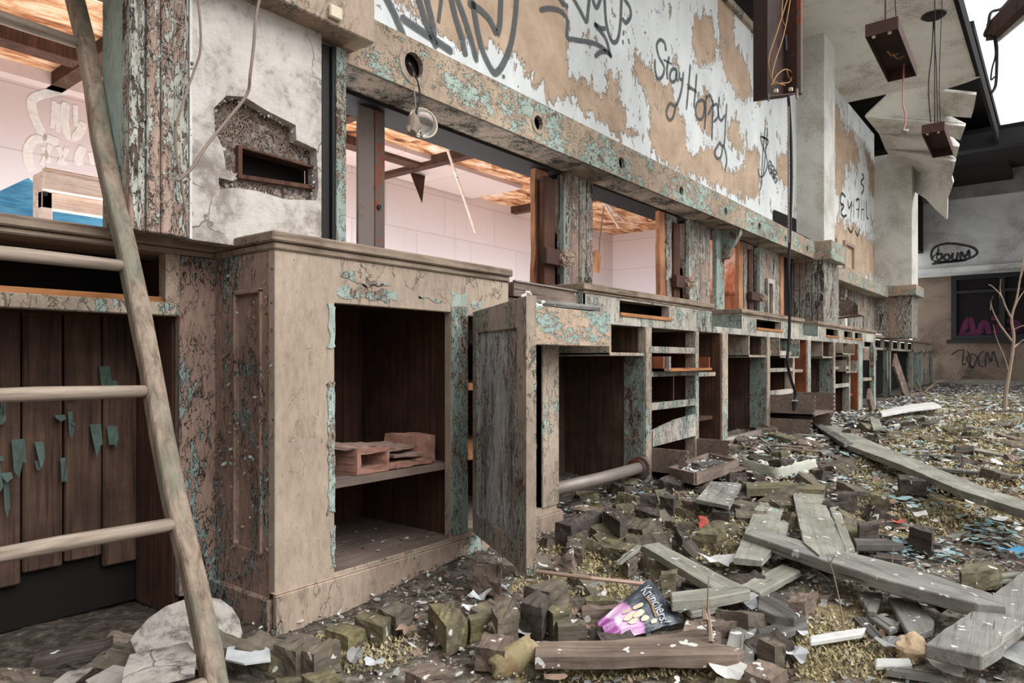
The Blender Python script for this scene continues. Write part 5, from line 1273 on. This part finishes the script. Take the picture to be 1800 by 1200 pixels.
zones = [('small wood block lying loose among the mossy rubble right of the open door', 1.75, 3.3, .55, 1.45, 60),
         ('wood block heaved up in the shadow at the foot of the desks', 2.45, 5.0, 1.3, 1.75, 34),
         ('wood block half sunk in the farther rubble', 3.0, 6.5, .15, 1.25, 60),
         ('loose wood block in the near foreground rubble', 1.25, 2.1, .3, 1.25, 34),
         ('dim wood block in the dark dirt behind the ladder', .45, .95, 1.2, 1.85, 12)]
cells = []
for lab, x0, x1, y0, y1, n in zones:
    k = 0; tries = 0
    while k < n and tries < 3000:
        tries += 1
        X, Y = random.uniform(x0, x1), random.uniform(y0, y1)
        if any(inpoly(X, Y, pl) for pl in OBST): continue
        if any((X - a) ** 2 + (Y - b) ** 2 < .0115 for a, b in cells): continue
        fz = X * FX + Y * FY; fx = X * RX + Y * RY
        sx = 900 + FPX * fx / fz; sy = HY + FPX * (ZC - gz(X, Y)) / fz
        if not (-40 < sx < 1850 and sy < 1240): continue
        if 1390 < sx < 1640 and 1060 < sy < 1200: continue
        if 920 < sx < 1290 and 1155 < sy: continue
        if 1040 < sx < 1210 and 1010 < sy < 1130: continue
        if X < 2.4 and Y > 1.5 and X > 1.0: continue
        cells.append((X, Y))
        o = bpy.data.objects.new('floor_block', random.choice(protos)); COL.objects.link(o)
        s = random.uniform(.75, 1.15)
        o.location = (X, Y, gz(X, Y) - random.uniform(.01, .045) * s)
        o.rotation_euler = (random.gauss(0, .22), random.gauss(0, .22), random.uniform(0, pi)); o.scale = (s, s, s)
        tag(o, lab, 'wood block', 'blocks: ' + lab); k += 1
# planks and slats scattered farther off, individually
random.seed(5)
for k in range(64):
    far_ = k < 34
    X, Y = (random.uniform(3.2, 9.5), random.uniform(-.1, 1.35)) if far_ else (random.uniform(1.7, 3.4), random.uniform(.1, 1.3))
    L, W = (random.uniform(.2, .6), random.uniform(.03, .08)) if far_ else (random.uniform(.07, .22), random.uniform(.012, .035)); a = random.uniform(0, pi)
    if not far_ and any(inpoly(X, Y, pl) for pl in OBST): continue
    d = Vector((cos(a), sin(a), random.uniform(-.05, .05))); p = Vector((X, Y, gz(X, Y) + .015))
    o = build('wood_batten', MB().bar(p - d * L / 2, p + d * L / 2, W, .014), random.choice(['grey', 'greygreen', 'dkgrey', 'brownwood']), frame=d)
    tag(o, 'broken slat lying flat in the farther rubble' if far_ else 'small splinter of wood lying in the nearer rubble', 'slat' if far_ else 'splinter', 'broken slats in the farther rubble' if far_ else 'splinters in the nearer rubble')

# fallen drawer with dirt in it
fd = thing('fallen_drawer', 'shallow drawer lying on the floor full of plaster crumbs', 'drawer', onG(1235, 835))
c4 = [onG(a, b, .03) for a, b in ((1178, 846), (1222, 860), (1296, 822), (1246, 806))]
zt = max(p.z for p in c4) + .02
tp4 = [Vector((p.x, p.y, zt)) for p in c4]
build('bottom', MB().slab([p + Vector((0, 0, -.035)) for p in tp4], .01), 'boxwood', fd)
for i in range(4):
    build('drawer_side', MB().bar(tp4[i] + Vector((0, 0, -.015)), tp4[(i + 1) % 4] + Vector((0, 0, -.015)), .016, .055), 'boxwood', fd)
def pk3():
    a, b = random.random(), random.random()
    p = (tp4[0] * (1 - a) + tp4[1] * a) * (1 - b) + (tp4[3] * (1 - a) + tp4[2] * a) * b
    return p + Vector((0, 0, -.02 + random.uniform(0, .02))), (random.uniform(-.5, .5), random.uniform(-.5, .5), 1), random.choice((0, 0, 1))
o = build('crumbs', scatter_flakes(420, pk3, (.006, .02)), ['white', 'greyflake'], fd); o['kind'] = 'stuff'
bl = [tp4[0].lerp(tp4[2], t) + Vector((0, 0, .012)) for t in (.35, .75)]
build('loose_slat', MB().bar(bl[0], bl[1], .05, .012), 'dkgrey', fd)
# crumpled plastic sheet
pl = MB(); v = []; n1, n2_ = 26, 8
A = [(1304, 812), (1330, 822), (1360, 832), (1390, 826), (1412, 818), (1432, 816)]; Bp = [(1308, 826), (1336, 836), (1366, 843), (1394, 838), (1416, 832), (1436, 828)]
La = smooth_line([onG(a, b, .03) for a, b in A], 5); Lb = smooth_line([onG(a, b, .0) for a, b in Bp], 5)
for i in range(len(La)):
    for j in range(n2_):
        f = j / (n2_ - 1); p = La[i].lerp(Lb[i], f); p.z += .045 * sin(pi * f) + .012 * noise.noise((i * .8, j * .9, 2)); v.append(p)
pl.add(v, [(i * n2_ + j, (i + 1) * n2_ + j, (i + 1) * n2_ + j + 1, i * n2_ + j + 1) for i in range(len(La) - 1) for j in range(n2_ - 1)])
o = build('plastic_sheet', pl, 'plastic', smooth=True); tag(o, 'crumpled yellowish white plastic sheet before the second kneehole', 'plastic')
# round disc of wood at the lower left
P0 = onG(330, 1150, .05); nd = Vector((-.30, -.62, .72)).normalized()
disc = [(228, 1125), (236, 1112), (262, 1084), (292, 1064), (325, 1052), (362, 1047), (388, 1052), (408, 1067), (421, 1088), (426, 1112), (420, 1136), (400, 1160), (360, 1180), (310, 1190), (262, 1176), (240, 1150)]
piece('wood_disc', 'round pale wooden disc propped at the foot of the ladder', 'disc', disc, .07, .016, 'disc', rough=.0, bevel=.002, tilt=nd)
for lab, px, h in (('layered peel of veneer lying over the round disc', [(228, 1150), (262, 1142), (330, 1128), (345, 1150), (342, 1186), (270, 1202), (214, 1202)], .10),
                   ('white curled sheet right of the round disc', [(400, 1134), (440, 1124), (474, 1140), (476, 1160), (430, 1166), (396, 1158)], .05),
                   ('torn pink grey sheet in the bottom left corner', [(150, 1195), (200, 1168), (222, 1172), (218, 1200), (160, 1206)], .05),
                   ('grey split sheet at the bottom left edge', [(92, 1200), (118, 1180), (138, 1176), (165, 1160), (166, 1170), (120, 1206)], .04)):
    piece('peeled_sheet', lab, 'sheet', px, h, .004, 'paper' if 'white' in lab else 'disc', rough=.005, bevel=0)
# crisp packet
def qd(u, v_):
    a, b, c_, d_ = [Vector(p) for p in BQ]; return (a * (1 - u) + b * u) * (1 - v_) + (d_ * (1 - u) + c_ * u) * v_
g0 = onG(1120, 1118, .03); bn = Vector((-.22, -.5, .85)).normalized()
BQ = [onP(a, b, g0, bn) for a, b in ((1050, 1094), (1078, 1128), (1200, 1092), (1142, 1016))]
bag = thing('crisp_packet', 'crumpled black and purple crisp packet printed with pale crisps', 'packet', g0)
nb = 22
def bagpt(u, v_, off=0):
    p = qd(u, v_); b = .022 * sin(pi * u) * sin(pi * v_) + .007 * noise.noise((u * 5, v_ * 5, 9)) + .004 * noise.noise((u * 13, v_ * 13, 3))
    return p + bn * (b + off)
me = bpy.data.meshes.new('packet_foil')
vv = [bagpt(i / nb, j / nb) - g0 for i in range(nb + 1) for j in range(nb + 1)]
ff_ = [(i * (nb + 1) + j, (i + 1) * (nb + 1) + j, (i + 1) * (nb + 1) + j + 1, i * (nb + 1) + j + 1) for i in range(nb) for j in range(nb)]
me.from_pydata(vv, [], ff_); me.materials.append(MAT['bag'])
uvl = me.uv_layers.new(name='UVMap')
for p in me.polygons:
    p.use_smooth = True
    for li in p.loop_indices:
        vi = me.loops[li].vertex_index; uvl.data[li].uv = ((vi // (nb + 1)) / nb, (vi % (nb + 1)) / nb)
o = bpy.data.objects.new('packet_foil', me); COL.objects.link(o); o.parent = bag
cr = MB()
for (cu, cv, r) in ((.42, .50, .095), (.60, .44, .09), (.74, .50, .07), (.53, .33, .10), (.70, .33, .08), (.86, .60, .055), (.36, .34, .07)):
    vs = [bagpt(cu + r * .8 * cos(t * pi / 8), cv + r * sin(t * pi / 8) * .9, .004) for t in range(16)]
    cr.add(vs, [tuple(range(16))])
build('printed_crisps', cr, 'cream', bag)
def bagtext(body, u0, u1, v0, size_v, slope, mat, name):
    cu = bpy.data.curves.new(name, 'FONT'); cu.body = body; cu.size = 1; tmp = bpy.data.objects.new('tmp', cu); COL.objects.link(tmp)
    dg = bpy.context.evaluated_depsgraph_get(); dg.update(); m2 = bpy.data.meshes.new_from_object(tmp.evaluated_get(dg))
    bpy.data.objects.remove(tmp)
    w = max(v.co.x for v in m2.vertices); mb = MB()
    mb.add([bagpt(u0 + (u1 - u0) * v.co.x / w, v0 + slope * v.co.x / w + size_v * v.co.y, .005) for v in m2.vertices], [tuple(p.vertices) for p in m2.polygons])
    bpy.data.meshes.remove(m2); return build(name, mb, mat, bag)
bagtext('Krunchers!', .10, .95, .72, .25, -.05, 'paper', 'lettering')
st_ = MB(); st_.add([bagpt(.30 + .05 * i, .685 - .004 * i + d, .004) for i in range(11) for d in (0, .022)], [(2 * i, 2 * i + 1, 2 * i + 3, 2 * i + 2) for i in range(10)])
build('printed_band', st_, 'copper', bag)
o = build('floor_dust', scatter_flakes(70, lambda: (Vector((random.uniform(1.1, 1.7), random.uniform(1.63, 2.0), .118)), (random.uniform(-.3, .3), random.uniform(-.3, .3), 1), random.choice((0, 1, 1))), (.003, .012), .3), ['white', 'leaf'], cb1); o['kind'] = 'stuff'
# rusted cup
c = onG(905, 1160, .03); dirc = (onG(935, 1146, .045) - onG(870, 1172, .02)).normalized()
cup = thing('tin_cup', 'battered yellowed cup lying on its side at the end of the reddish board', 'cup', c)
m = MB(); vs = []; k = 18; a1 = dirc.cross(Vector((0, 0, 1))).normalized(); a2 = a1.cross(dirc)
prof = [(-.055, .016), (-.052, .026), (-.02, .032), (.02, .036), (.05, .040), (.047, .036), (.0, .030), (-.045, .02)]
for (t, r) in prof:
    for i in range(k):
        ph = 2 * pi * i / k; rr = r * (1 + .18 * noise.noise((cos(ph) * 1.5, sin(ph) * 1.5, t * 20)))
        vs.append(c + dirc * (t + .006 * sin(ph * 3)) + (a1 * cos(ph) + a2 * sin(ph)) * rr)
m.add(vs, [(i * k + j, i * k + (j + 1) % k, (i + 1) * k + (j + 1) % k, (i + 1) * k + j) for i in range(len(prof) - 1) for j in range(k)] + [tuple(range(k)), tuple((len(prof) - 1) * k + j for j in range(k))])
build('cup_body', m, 'tin', cup, smooth=True)
# stone
bm = bmesh.new(); bmesh.ops.create_icosphere(bm, subdivisions=3, radius=1); cst = onG(1602, 1140, .02)
for v in bm.verts: v.co = Vector((v.co.x * .055, v.co.y * .035, v.co.z * .032)) * (1 + .3 * noise.noise(v.co * 1.7)) + cst
m = MB().add([v.co for v in bm.verts], [tuple(v.index for v in f.verts) for f in bm.faces]); bm.free()
o = build('stone', m, 'stone'); tag(o, 'orange brown stone beside the wide dark plank', 'stone')
# clay tiles on the cabinet shelf
ct = thing('clay_tile', 'dusty hollow clay tile with an open end on the cabinet shelf', 'tile', (1.30, 1.75, .367))
zs = .368
e0 = onY(626, 800, 1.66); xl, xr2 = e0.x, onY(683, 800, 1.66).x
hz = .098
tl = MB().plate([(xl, zs), (xr2, zs), (xr2, zs + hz * .7), (xr2 - .004, zs + hz * .78), (xl, zs + hz * .78)], [[(xl + .016, zs + .020), (xr2 - .012, zs + .020), (xr2 - .012, zs + hz * .62), (xl + .016, zs + hz * .62)]], lambda a, b, d: (a - d * .30, 1.655 + d, b), .30)
for q in range(3): tl.add([(xl - .003 - .01 * 0, 1.66, zs + .012 + q * .022), (xl - .09, 1.95, zs + .012 + q * .022), (xl - .09, 1.95, zs + .022 + q * .022), (xl - .003, 1.66, zs + .022 + q * .022)], [(0, 1, 2, 3)])
roughen(build('tile_body', tl, 'clay', ct), .003, 2, 40)
build('broken_flange', MB().slab([(xr2 - .005, 1.655, zs + .022), (xr2 + .085, 1.66, zs + .022), (xr2 + .07, 1.76, zs + .022), (xr2 - .03, 1.80, zs + .022)], .018), 'clay', ct)
roughen(bpy.data.objects['broken_flange'], .004, 3, 40)
def tilepiece(lab, pts, th, mat='claydk'):
    o = build('tile_shard', MB().slab(jag([Vector(p) for p in pts], .004), th), mat); roughen(o, .005, 2, 45); tag(o, lab, 'tile shard', 'shards on the cabinet shelf')
tilepiece('long flat clay shard lying across the hollow tile', [(1.235, 1.70, zs + .098), (1.30, 1.655, zs + .095), (1.50, 1.70, zs + .072), (1.46, 1.78, zs + .082), (1.25, 1.80, zs + .1)], .012)
tilepiece('lower of the layered clay shards by the right stile', [(1.50, 1.655, zs + .022), (1.66, 1.655, zs + .024), (1.67, 1.80, zs + .024), (1.49, 1.78, zs + .022)], .02, 'clay')
tilepiece('middle layered clay shard by the right stile', [(1.50, 1.665, zs + .045), (1.62, 1.65, zs + .045), (1.63, 1.80, zs + .045), (1.50, 1.77, zs + .05)], .012)
tilepiece('top layered clay shard by the right stile', [(1.48, 1.68, zs + .066), (1.62, 1.67, zs + .068), (1.64, 1.80, zs + .074), (1.48, 1.80, zs + .078)], .012)
tilepiece('upright broken end of a clay tile by the right stile', [(1.60, 1.665, zs + .098), (1.69, 1.665, zs + .095), (1.69, 1.80, zs + .096), (1.58, 1.80, zs + .1)], .09, 'clay')
# boards piled in the notch beside the cabinet
bA, bB = onY(893, 508, 1.70), onY(1057, 533, 1.66)
bd = build('stacked_board', MB().bar(bA, bB, .06, .055), 'brownwood', frame=bB - bA); tag(bd, 'long metal edged board slanting over the pulled out drawer', 'board')
o = build('metal_strip', MB().bar(bA + Vector((0, -.03, .031)), bB + Vector((0, -.03, .031)), .014, .006), 'pipe', frame=bB - bA); tag(o, 'bright metal strip along the top of the slanting board', 'metal strip')
for k, (a, b) in enumerate((((918, 527), (1050, 541)), ((918, 533), (1046, 544)))):
    pA, pB = onY(a[0], a[1], 1.58 - .03 * k), onY(b[0], b[1], 1.56 - .03 * k)
    o = build('stacked_board', MB().bar(pA, pB, .05, .012), ('grey', 'dkgrey')[k], frame=pB - pA); tag(o, ('upper', 'lower')[k] + ' thin grey strip piled on the pulled out drawer', 'board')
dwr = thing('drawer', 'tan and mint drawer pulled out beside the open door', 'drawer', (2.2, 1.6, .774))
build('drawer_front', MB().box(1.93, 2.485, 1.45, 1.472, .770, .908), 'drawerfront', dwr, bevel=.003)
build('drawer_side', MB().box(2.46, 2.475, 1.472, 1.98, .78, .89), 'boxwood', dwr)
build('drawer_side', MB().box(1.945, 1.96, 1.472, 1.98, .78, .89), 'boxwood', dwr)
build('drawer_bottom', MB().box(1.96, 2.46, 1.472, 1.98, .778, .788), 'boxwood', dwr)
cpz = onP(941, 540, (2.1, 1.6, .91), (0, 0, 1)); bm = bmesh.new(); bmesh.ops.create_icosphere(bm, subdivisions=3, radius=1)
for v in bm.verts: v.co = Vector((v.co.x * .035, v.co.y * .02, v.co.z * .016)) * (1 + .4 * noise.noise(v.co * 2.2)) + onY(942, 540, 1.5)
m = MB().add([v.co for v in bm.verts], [tuple(v.index for v in f.verts) for f in bm.faces]); bm.free()
o = build('plaster_lump', m, 'white'); tag(o, 'white plaster lump on the pulled out drawer', 'plaster lump')

# ---- leaves, papers and bigger chips, one by one
def leafy(lab, px, py, w, hgt, mat, yaw=0.0, curl=.4, name='paper_scrap', cat='scrap', spikes=0):
    c = onG(px, py, .02); n = 14; m = MB(); vs = []
    R = Vector((RX, RY, 0)); Fv = Vector((FX, FY, 0)); sw = w * (c - EYE).length / FPX
    random.seed(px * 7 + py)
    for i in range(n):
        a = 2 * pi * i / n; r = random.uniform(.65, 1.1)
        if spikes and i % 2: r *= .6
        q = Vector((cos(a) * r * sw / 2, sin(a) * r * sw * hgt, 0)); b = q.x * cos(yaw) - q.y * sin(yaw), q.x * sin(yaw) + q.y * cos(yaw)
        vs.append(c + R * b[0] + Fv * b[1] + Vector((0, 0, .004 + curl * sw * (.35 * abs(cos(a + yaw)) + random.uniform(0, .25)))))
    vs.append(c + Vector((0, 0, .012)))
    m.add(vs, [(i, (i + 1) % n, n) for i in range(n)])
    o = build(name, m, mat); tag(o, lab, cat); return o
LV = [
 ('pale torn sheet standing among the blocks under the door', 846, 1062, 42, .5, 'paper', .5, 1.0), ('small white crumple behind the pale torn sheet', 888, 1036, 16, .6, 'white', 0, .8),
 ('pink white torn scrap left of the pale sheet', 826, 1072, 34, .4, 'white', .3, .4), ('white chip beside the bleached block', 918, 1116, 34, .6, 'white', .6, .6),
 ('orange leaf fragment right of the white chip', 936, 1104, 14, .5, 'stone', 0, .6), ('pale blue scrap against the cabinet blocks', 664, 1120, 36, .4, 'paper', -.3, .3),
 ('tan peeled leaf on the dirt by the cabinet blocks', 715, 1112, 52, .5, 'leaf', .2, .4), ('white curled chip in the bottom dirt', 658, 1172, 34, .5, 'paper', .8, .6),
 ('grey pink leaf near the bottom dirt', 732, 1156, 36, .45, 'leaf', .1, .4), ('grey crinkled scrap left of the cup', 846, 1158, 38, .4, 'greyflake', .1, .5),
 ('dark curled bark under the cup', 962, 1178, 62, .2, 'brownflake', .2, .5), ('pale chip at the bottom centre', 976, 1194, 50, .3, 'leaf', 0, .2),
 ('brown dry leaf above the grooved board end', 1112, 986, 50, .5, 'leaf', .2, .5), ('pointed dry leaf beside the rounded block', 1008, 1080, 22, .8, 'leaf', 0, .7),
 ('curled brown leaf left of the packet', 1036, 1108, 26, .5, 'leaf', .4, .6), ('big white crumpled paper on the blue grey board', 1308, 1070, 44, .6, 'paper', .4, 1.0),
 ('white torn sheet under the crumpled paper', 1268, 1096, 40, .8, 'white', .2, .4), ('wide white sheet at the bottom near the big block', 1276, 1180, 66, .7, 'white', .3, .4),
 ('white leaf shaped chip below the reddish board', 1140, 1155, 40, .3, 'white', -.4, .4), ('grey leaf under the long plank', 1450, 1018, 52, .6, 'greyflake', .2, .6),
 ('pale pebbly chip left of the stone', 1560, 1138, 40, .5, 'greyflake', 0, .6), ('white long scrap behind the grooved moulding', 1262, 992, 66, .4, 'white', -.5, .4),
 ('blue grey leaf beside the thin stem', 1588, 1046, 36, .4, 'paper', 0, .6), ('silver crumpled scrap left of the dark plank', 1640, 1076, 60, .5, 'greyflake', -.4, .7),
 ('pale patch of paint on the dark plank', 1752, 1062, 58, .15, 'white', 0, .02), ('bottom right silver sheet', 1786, 1158, 70, .8, 'greyflake', 0, .3),
 ('white blotched scrap at the bottom right', 1660, 1180, 50, .7, 'white', .3, .4), ('second white scrap under the dark plank corner', 1712, 1170, 40, .5, 'paper', 0, .5),
 ('blue plastic scrap at the far right edge', 1780, 974, 44, .2, 'tarp', 0, .4), ('turquoise shard before the black block', 1580, 880, 40, .3, 'turq', 0, .3),
 ('large turquoise shard near the thin plank', 1600, 842, 36, .5, 'turq', 0, .2), ('white crumple left of the shiny black block', 1610, 912, 30, .6, 'white', 0, .8),
 ('white triangular chip before the farther moss', 1750, 916, 36, .4, 'white', 0, .3), ('pale chip right of the triangular one', 1775, 890, 40, .3, 'paper', 0, .2),
 ('pink scrap left of the shiny black block', 1578, 922, 26, .4, 'brick', 0, .5), ('orange triangular shard in the middle rubble', 1562, 888, 26, .6, 'leaf', 0, .6),
 ('grey oval leaf on the mossy plate', 1174, 946, 30, .6, 'greyflake', 0, .4), ('teal cloth scrap right of the door foot', 932, 962, 22, 1.0, 'turq', 0, .9),
 ('furry pink tuft right of the door foot', 966, 990, 26, .5, 'leaf', 0, 1.0), ('white chip on the moss at centre right', 1410, 1118, 20, .5, 'paper', 0, .6),
 ('bluish shard below the dark square block', 1395, 1160, 34, .8, 'paper', .5, .9), ('curled grey bark left of the torn white chip', 624, 1160, 26, 1.4, 'greyflake', .2, .8),
]
for lab, x, y, w, hg, mt, yw, cu in LV:
    leafy(lab, x, y, w, hg, mt, yw, cu, spikes='leaf' in lab)
o = build('straw_rod', MB().tube([onG(942, 1004, .05), onG(1040, 1016, .075), onG(1135, 1026, .06)], .006, 6), 'straw'); tag(o, 'thin pinkish rod lying from the door foot to the packet', 'rod')
# dry stalks
def stalk(lab, pts, r, branches=(), mat='twig', name='dry_stalk', cat='stalk', t=None):
    b = onG(*pts[0]); tt = (b - EYE).dot(Vector((FX, FY, 0)))
    o = thing(name, lab, cat, b)
    P = [b - Vector((0, 0, .02))] + [at(x, y, tt) for x, y in pts[1:]]
    P = smooth_line(P, 4); rs = [r * (1 - .75 * i / (len(P) - 1)) for i in range(len(P))]
    build('stem', MB().tube(P, rs, 6), mat, o)
    for br, rr in branches:
        Q = smooth_line([at(x, y, tt + random.uniform(-.05, .05)) for x, y in br], 4)
        build('branch', MB().tube(Q, [rr * (1 - .7 * i / (len(Q) - 1)) for i in range(len(Q))], 5), mat, o)
    return o
stalk('thin grey stalk rising through the long plank', [(1488, 1128), (1480, 1080), (1468, 1020), (1458, 985)], .003, [([(1459, 990), (1452, 972)], .0015), ([(1459, 990), (1468, 974)], .0015)])
stalk('straight brown stalk before the middle of the long plank', [(1562, 1048), (1566, 1010), (1571, 962)], .0035)
stalk('tied dry stalk in front of the blue grey board', [(1246, 1162), (1245, 1110), (1244, 1060), (1246, 1012)], .005, [([(1240, 1090), (1238, 1070), (1243, 1058)], .008), ([(1250, 1128), (1247, 1090), (1244, 1064)], .006)])
# sapling
tree = stalk('bare young sapling standing in the moss at the right', [(1765, 722), (1768, 690), (1773, 660), (1779, 624), (1782, 590), (1778, 560), (1787, 525), (1793, 490), (1799, 455)], .022,
      [([(1780, 612), (1790, 604), (1802, 596), (1830, 590)], .012), ([(1779, 600), (1768, 585), (1756, 568), (1746, 548), (1741, 530)], .012), ([(1772, 650), (1766, 628), (1752, 595), (1746, 570)], .008),
       ([(1778, 560), (1768, 540), (1760, 520), (1745, 504), (1737, 500)], .010), ([(1760, 520), (1758, 505), (1760, 490)], .006), ([(1782, 580), (1790, 575), (1800, 572), (1820, 565)], .008),
       ([(1784, 540), (1790, 527), (1800, 512), (1815, 500)], .008), ([(1741, 545), (1742, 530), (1746, 520)], .005), ([(1790, 500), (1797, 480), (1805, 450)], .006), ([(1757, 522), (1759, 500)], .004)], name='sapling', cat='tree')
random.seed(11)
for lab, base, tips in (('spiky bare shrub before the far window', (1680, 672), [(1662, 640), (1672, 652), (1694, 655), (1690, 646), (1702, 660)]), ('low arching dead brush by the far counter', (1622, 690), [(1600, 672), (1612, 664), (1640, 676), (1652, 680), (1660, 668)]), ('dead brush in front of the leaning board', (1600, 700), [(1585, 685), (1604, 678), (1622, 690), (1640, 696)])):
    b = onG(*base); tt = (b - EYE).dot(Vector((FX, FY, 0))); o = thing('dead_brush', lab, 'shrub', b)
    for (x, y) in tips:
        m = ((base[0] + x) / 2 + random.uniform(-6, 6), (base[1] + y) / 2 - random.uniform(2, 8))
        Q = smooth_line([b, at(m[0], m[1], tt), at(x, y, tt)], 4)
        build('branch', MB().tube(Q, [.012 * (1 - .7 * i / (len(Q) - 1)) for i in range(len(Q))], 5), 'twig', o)

# ---- what nobody could count: paint flakes, crumbs and moss
random.seed(3)
def inview(X, Y, lo=1240):
    fz = X * FX + Y * FY
    if fz < .8: return False
    sx = 900 + FPX * (X * RX + Y * RY) / fz; sy = HY + FPX * (ZC - gz(X, Y)) / fz
    return -60 < sx < 1870 and sy < lo
def pick_ground():
    while True:
        t = random.random()
        X = 1.0 + 13 * t ** 2.2 + random.uniform(0, .5); Y = random.uniform(-.3, 1.75)
        if not inview(X, Y): continue
        if X < 2.2 and random.random() < .72: continue
        break
    far = sst(1.8, 3.2, X)
    r = random.random()
    mi = 0 if r < .30 else 1 if r < .55 else 2 if r < .55 + .15 * far else 3 if r < .88 else 4
    return Vector((X, Y, gz(X, Y) + random.uniform(.004, .018))), (random.uniform(-.3, .3), random.uniform(-.3, .3), 1), mi, .8 + 1.1 * sst(1.8, 4.5, X)
o = build('paint_chips', scatter_flakes(17000, pick_ground, (.003, .02), .3), ['white', 'greyflake', 'turq', 'brownflake', 'leaf'])
tag(o, 'fallen paint chips and plaster crumbs littering the floor', 'debris', kind='stuff')
def pick_crumb():
    while True:
        X = random.uniform(1.0, 3.2); Y = random.uniform(-.1, 1.7)
        if inview(X, Y): break
    r = random.random()
    return Vector((X, Y, gz(X, Y) + random.uniform(.002, .015))), (random.uniform(-1, 1), random.uniform(-1, 1), 1), 0 if r < .35 else 1 if r < .6 else 2
o = build('fine_crumbs', scatter_flakes(9000, pick_crumb, (.0015, .007), .4), ['white', 'brownflake', 'greyflake'])
tag(o, 'fine crumbs of plaster and wood in the foreground', 'debris', kind='stuff')
TQ = [[(onG(a, b).x, onG(a, b).y) for a, b in pl] for pl in ([(1545, 838), (1640, 850), (1660, 900), (1540, 900)], [(1560, 955), (1680, 965), (1700, 1000), (1570, 990)], [(1660, 745), (1790, 750), (1790, 775), (1660, 770)], [(1690, 930), (1800, 930), (1800, 970), (1700, 965)])]
def pick_t():
    pl = random.choice(TQ)
    while True:
        X = random.uniform(min(p[0] for p in pl), max(p[0] for p in pl)); Y = random.uniform(min(p[1] for p in pl), max(p[1] for p in pl))
        if inpoly(X, Y, pl): break
    return Vector((X, Y, gz(X, Y) + random.uniform(.012, .03))), (random.uniform(-.25, .25), random.uniform(-.25, .25), 1), random.choice((0, 0, 0, 1, 2))
o = build('turquoise_shards', scatter_flakes(420, pick_t, (.006, .026), .2), ['turq', 'white', 'greyflake'])
tag(o, 'drifts of turquoise paint shards in the right hand rubble', 'debris', kind='stuff')
mm = MB(); cnt = 0
while cnt < 42000:
    X = 1.0 + 7 * random.random() ** 2.2; Y = random.uniform(-.2, 1.5)
    if not inview(X, Y): continue
    dens = mossval(X, Y) - .12 + .9 * (noise.noise((X * 3.1, Y * 3.1, 7)) - .12)
    if random.random() > dens: continue
    z = gz(X, Y); s = random.uniform(.003, .0075) * (1 + .25 * X); a = random.uniform(0, 2 * pi)
    p = Vector((X, Y, z + random.uniform(0, .016))); d1 = Vector((cos(a), sin(a), random.uniform(-.2, .5))) * s; d2 = Vector((-sin(a), cos(a), 0)) * s * .45
    mm.add([p - d2, p + d2, p + d1 + Vector((0, 0, s * .8))], [(0, 1, 2)]); cnt += 1
o = build('moss', mm, 'moss'); tag(o, 'yellow green moss growing over the rotten floor', 'moss', kind='stuff')

# ================================================================== LIGHT
W = bpy.data.worlds.new('overcast'); S.world = W; W.use_nodes = True
nt = W.node_tree; nt.nodes.clear()
bgn = nt.nodes.new('ShaderNodeBackground'); out = nt.nodes.new('ShaderNodeOutputWorld')
bgn.inputs[0].default_value = (.97, 1.0, 1.035, 1); bgn.inputs[1].default_value = 1.75
nt.links.new(bgn.outputs[0], out.inputs[0])
def sun(name, rot, e, ang, col=(1, 1, 1)):
    l = bpy.data.lights.new(name, 'SUN'); l.energy = e; l.angle = radians(ang); l.color = col
    o = bpy.data.objects.new(name, l); COL.objects.link(o); o.rotation_euler = rot; return o
def area(name, loc, target, sx, sy, e, col=(1, 1, 1)):
    l = bpy.data.lights.new(name, 'AREA'); l.shape = 'RECTANGLE'; l.size = sx; l.size_y = sy; l.energy = e; l.color = col
    o = bpy.data.objects.new(name, l); COL.objects.link(o); o.location = loc
    o.rotation_euler = (Vector(target) - Vector(loc)).to_track_quat('-Z', 'Y').to_euler(); return o
d = Vector((-.12, .72, -.72)); sn = sun('sky_glow', (0, 0, 0), 3.0, 50); sn.rotation_euler = d.to_track_quat('-Z', 'Y').to_euler()
area('back_room_daylight', (2.9, 3.9, .25), (2.9, 5, 1.4), 3.6, .6, 105, (.97, .98, 1))  # added lamps low in the room, standing in for its daylight
area('back_room_daylight', (6.2, 3.4, .3), (7.6, 4.6, 1.3), 3.0, .7, 90, (.97, .98, 1))
area('back_room_ceiling_fill', (1.2, 3.0, .3), (1.3, 3.6, 2.6), 5, .8, 110, (1, .96, .92))  # added lamp near the floor, brightens the lath ceiling
S.view_settings.view_transform = 'Standard'
S.view_settings.look = 'None'
S.view_settings.exposure = 0.0
